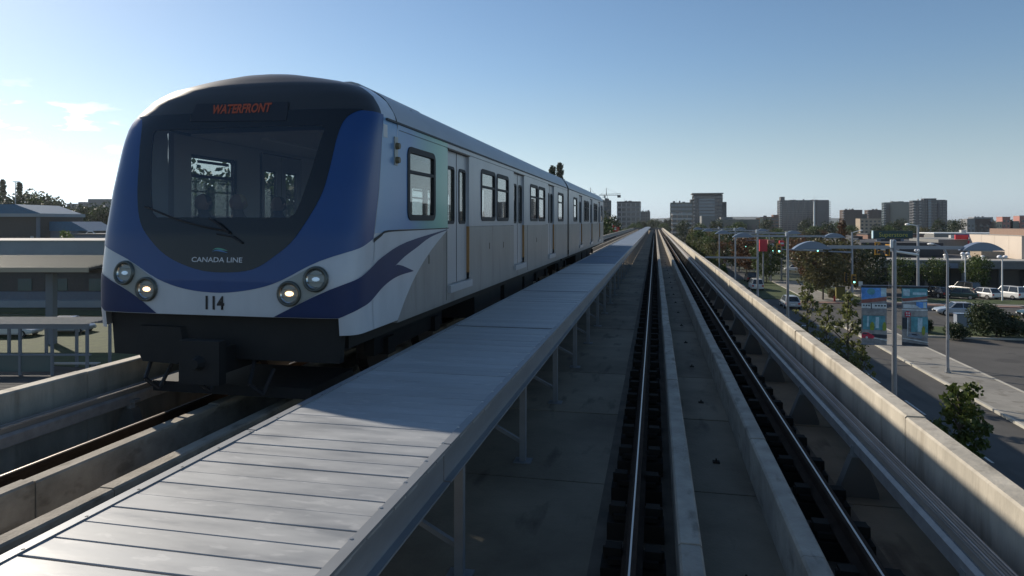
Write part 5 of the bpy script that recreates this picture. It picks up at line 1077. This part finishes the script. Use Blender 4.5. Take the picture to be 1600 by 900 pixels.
br_ = at_left('blue_roof_store', 'brown store with a sloping blue metal roof, far left', -90, 140)
B(0, 20.4, 0, 14, 0, 11.6).build('wall', 'wall_brown', br_); B(-.6, 20.9, -.7, 14, 11.601, 12.3).build('eave', 'wall_grey', br_); MB().prism([(-.6, 12.301), (20.8, 12.301), (15.5, 14.2), (-.6, 14.2)], -.5, 13).build('roof', 'blue_roof', br_); B(18.4, 19.0, -.1, -.001, 6.8, 7.6).build('wall_lamp', 'pale_wall', br_); B(19.6, 20.4, -.1, -.001, 0, 11.5).build('corner_pier', 'wall_slate', br_)
b2_ = at_left('slate_store', 'slate-blue store with blue roof right of the brown store', 60, 143)
B(0, 8.5, 0, 10, 0, 8.6).build('wall', 'wall_slate', b2_); MB().prism([(-.3, 8.601), (10.8, 8.601), (7.2, 10.6), (-.3, 10.6)], -.3, 10).build('roof', 'blue_roof', b2_); B(.4, 8, -.05, -.002, 5.0, 5.12).build('trim', 'pale_wall', b2_); B(1, 3.4, -.06, -.002, 1.2, 4).build('window', 'shelter_glass', b2_)
b3_ = at_left('dark_warehouse', 'dark flat warehouse beside the train\'s left flank', 117, 125); B(0, 7, 0, 10, 0, 8.1).build('wall', 'wall_slate', b3_); B(-.1, 7.1, -.1, 10, 8.101, 8.3).build('roof_edge', 'tower_grey', b3_); MB().path([(.8, 2, 8.3), (1.2, 2, 8.75), (2.0, 2, 8.75), (2.4, 2, 8.3)], [.09] * 4, 6).build('roof_pipe', 'lamp_white', b3_)
lt = tree_proto('bushy_tree', '', 7, 1.7, 1.2, 'leaf_bright', .3, 1500, 51, 'round'); x_, y_ = frame(103, 128); plant(lt, x_, y_, 'bright yellow-green tree before the slate-blue store', 1.25)
for px_, d_, s_, l_ in ((288, 72, 2.75, 'tall tree seen through the train windscreen and its left window'), (362, 80, 2.8, 'second tall tree seen through the train\'s left front window'), (420, 84, 2.8, 'tall tree seen through the train\'s left door glass'), (480, 80, 2.75, 'tall tree seen through the right-hand part of the windscreen')):
    x_, y_ = frame(px_, d_); plant(gt, x_, y_, l_, s_ * .72)
def left_plant(p, px, d, label, s): x_, y_ = frame(px, d); plant(p, x_, y_, label, s)
left_plant(pop, 4, 300, 'leaning tall poplar at the left edge', 1.28); left_plant(pop, 30, 310, 'slender poplar second from the left edge', 1.26); left_plant(pop, -14, 295, 'poplar half out of the left edge', 1.2)
for i, (px, s) in enumerate(((-30, 2.3), (14, 2.2), (38, 2.35), (58, 2.45), (74, 2.2), (92, 1.95), (108, 1.8), (122, 1.7), (136, 1.75), (150, 1.8), (163, 1.75))): left_plant(dt if i % 3 else gt, px, 220 + (i * 37) % 40, '%s tree from the left in the dark line behind the far left stores' % ORD[i], s)
al = at_left('far_apartments', 'hazy grey apartment block over the trees left of the train', 104, 400); B(0, 14, 0, 14, 0, 21.5).build('wall', 'far_wall', al); B(14.01, 30, -2, 14, 0, 24.2).build('taller_wing', 'far_wall', al); B(5, 9, 3, 9, 21.51, 22.6).build('roof_house', 'far_wall', al)
for i in range(6):
    for j in range(5): B(.8 + i * 2.2, 2.0 + i * 2.2, -.05, -.002, 8 + j * 2.7, 9.4 + j * 2.7).build('window', 'office_glass', al)
lp = at_left('street_lamp', 'thin T-shaped lamp pole between the two poplars', 24, 160, 'street lamp'); MB().tube((0, 0, 0), (0, 0, 20), .14, .08, 8).build('pole', 'lamp_metal', lp); B(-.6, 1.0, -.1, .1, 20, 20.2).build('lamp_arm', 'lamp_white', lp)
sh = at_left('bus_shelter', 'grey steel framed glass shelter with white roof slats behind the left parapet', -95, 46, 'shelter')
for x in (0, 2.7, 5.4, 7.6, 10.0):
    for y in (0, 2.6): B(x, x + .16, y, y + .16, 0, 3.55).build('post', 'steel_paint', sh)
B(-.1, 10.3, -.08, -.001, 3.2, 3.55).build('front_beam', 'steel_paint', sh); B(-.1, 10.3, -.05, .21, 1.35, 1.45).build('rail', 'steel_paint', sh); B(-.1, 10.3, 2.55, 2.599, 3.2, 3.55).build('rear_beam', 'steel_paint', sh)
for i in range(9): B(-.1, 10.3, -.3 + i * .39, -.22 + i * .39, 3.551, 3.60).build('roof_slat', 'fascia', sh)
for a, b in ((.17, 2.69), (2.87, 5.39), (5.57, 7.59)): B(a, b, .06, .08, .25, 1.34).build('glass_panel', 'shelter_glass', sh)
B(5.6, 9.9, 1.4, 1.9, .45, .52).build('bench_seat', 'fascia', sh); B(5.8, 5.95, 1.45, 1.85, 0, .449).build('bench_leg', 'steel_paint', sh); B(9.5, 9.65, 1.45, 1.85, 0, .449).build('bench_leg', 'steel_paint', sh)
wc = frame(20, 62); car(wc[0], wc[1], FA, 'paint_white', 'white car parked behind the shelter, seen past the left parapet', 'sedan'); wc = frame(110, 64); car(wc[0], wc[1], FA, 'paint_silver', 'silver car parked behind the shelter near the train', 'hatch')

# ------------------------------------------------------------------ far wooded skyline
g = np.random.default_rng(5); cs = []
for i in range(420):
    a = g.uniform(-.95, 1.0); dd = g.uniform(900, 1500); x = math.sin(a + .12) * dd; y = math.cos(a + .12) * dd
    hgt = g.uniform(7, 14) + (3.5 if .38 < a < .62 else 0); cs.append((x, y, GZ + hgt * .55, hgt * .75))
w_ = obj('far_woods', leaf_mesh('far_woods', 'leaf_dark', cs, 3.4, 77, 26000)); struct(w_, 'stuff')
hill = MB(); pts = []
for i in range(81):
    a = -1.1 + 2.2 * i / 80; d_ = 5200; hh = 18 + 14 * math.sin(a * 5 + 1) + 9 * math.sin(a * 13); pts.append((math.sin(a) * d_, math.cos(a) * d_, max(6, hh)))
hill.loft([[(x * .985, y * .985, GZ - 1) for x, y, z in pts], [(x, y, z) for x, y, z in pts], [(x * 1.03, y * 1.03, GZ - 1) for x, y, z in pts]], closed=False); struct(hill.build('hills', 'hill'))
hz_ = MB().box(-6100, 6100, -450, 7100, GZ - 1.6, 46).build('haze', None); struct(hz_, 'stuff')
hm_ = bpy.data.materials.new('haze_air'); hm_.use_nodes = True; hn, hl = hm_.node_tree.nodes, hm_.node_tree.links
hn.clear(); ho = hn.new('ShaderNodeOutputMaterial'); hv_ = hn.new('ShaderNodeVolumePrincipled'); hv_.inputs['Density'].default_value = 0.00009; hv_.inputs['Color'].default_value = (0.86, 0.91, 0.97, 1); hv_.inputs['Anisotropy'].default_value = 0.35
hl.new(hv_.outputs[0], ho.inputs['Volume']); hz_.data.materials.append(hm_)
print('objects', len(bpy.data.objects))
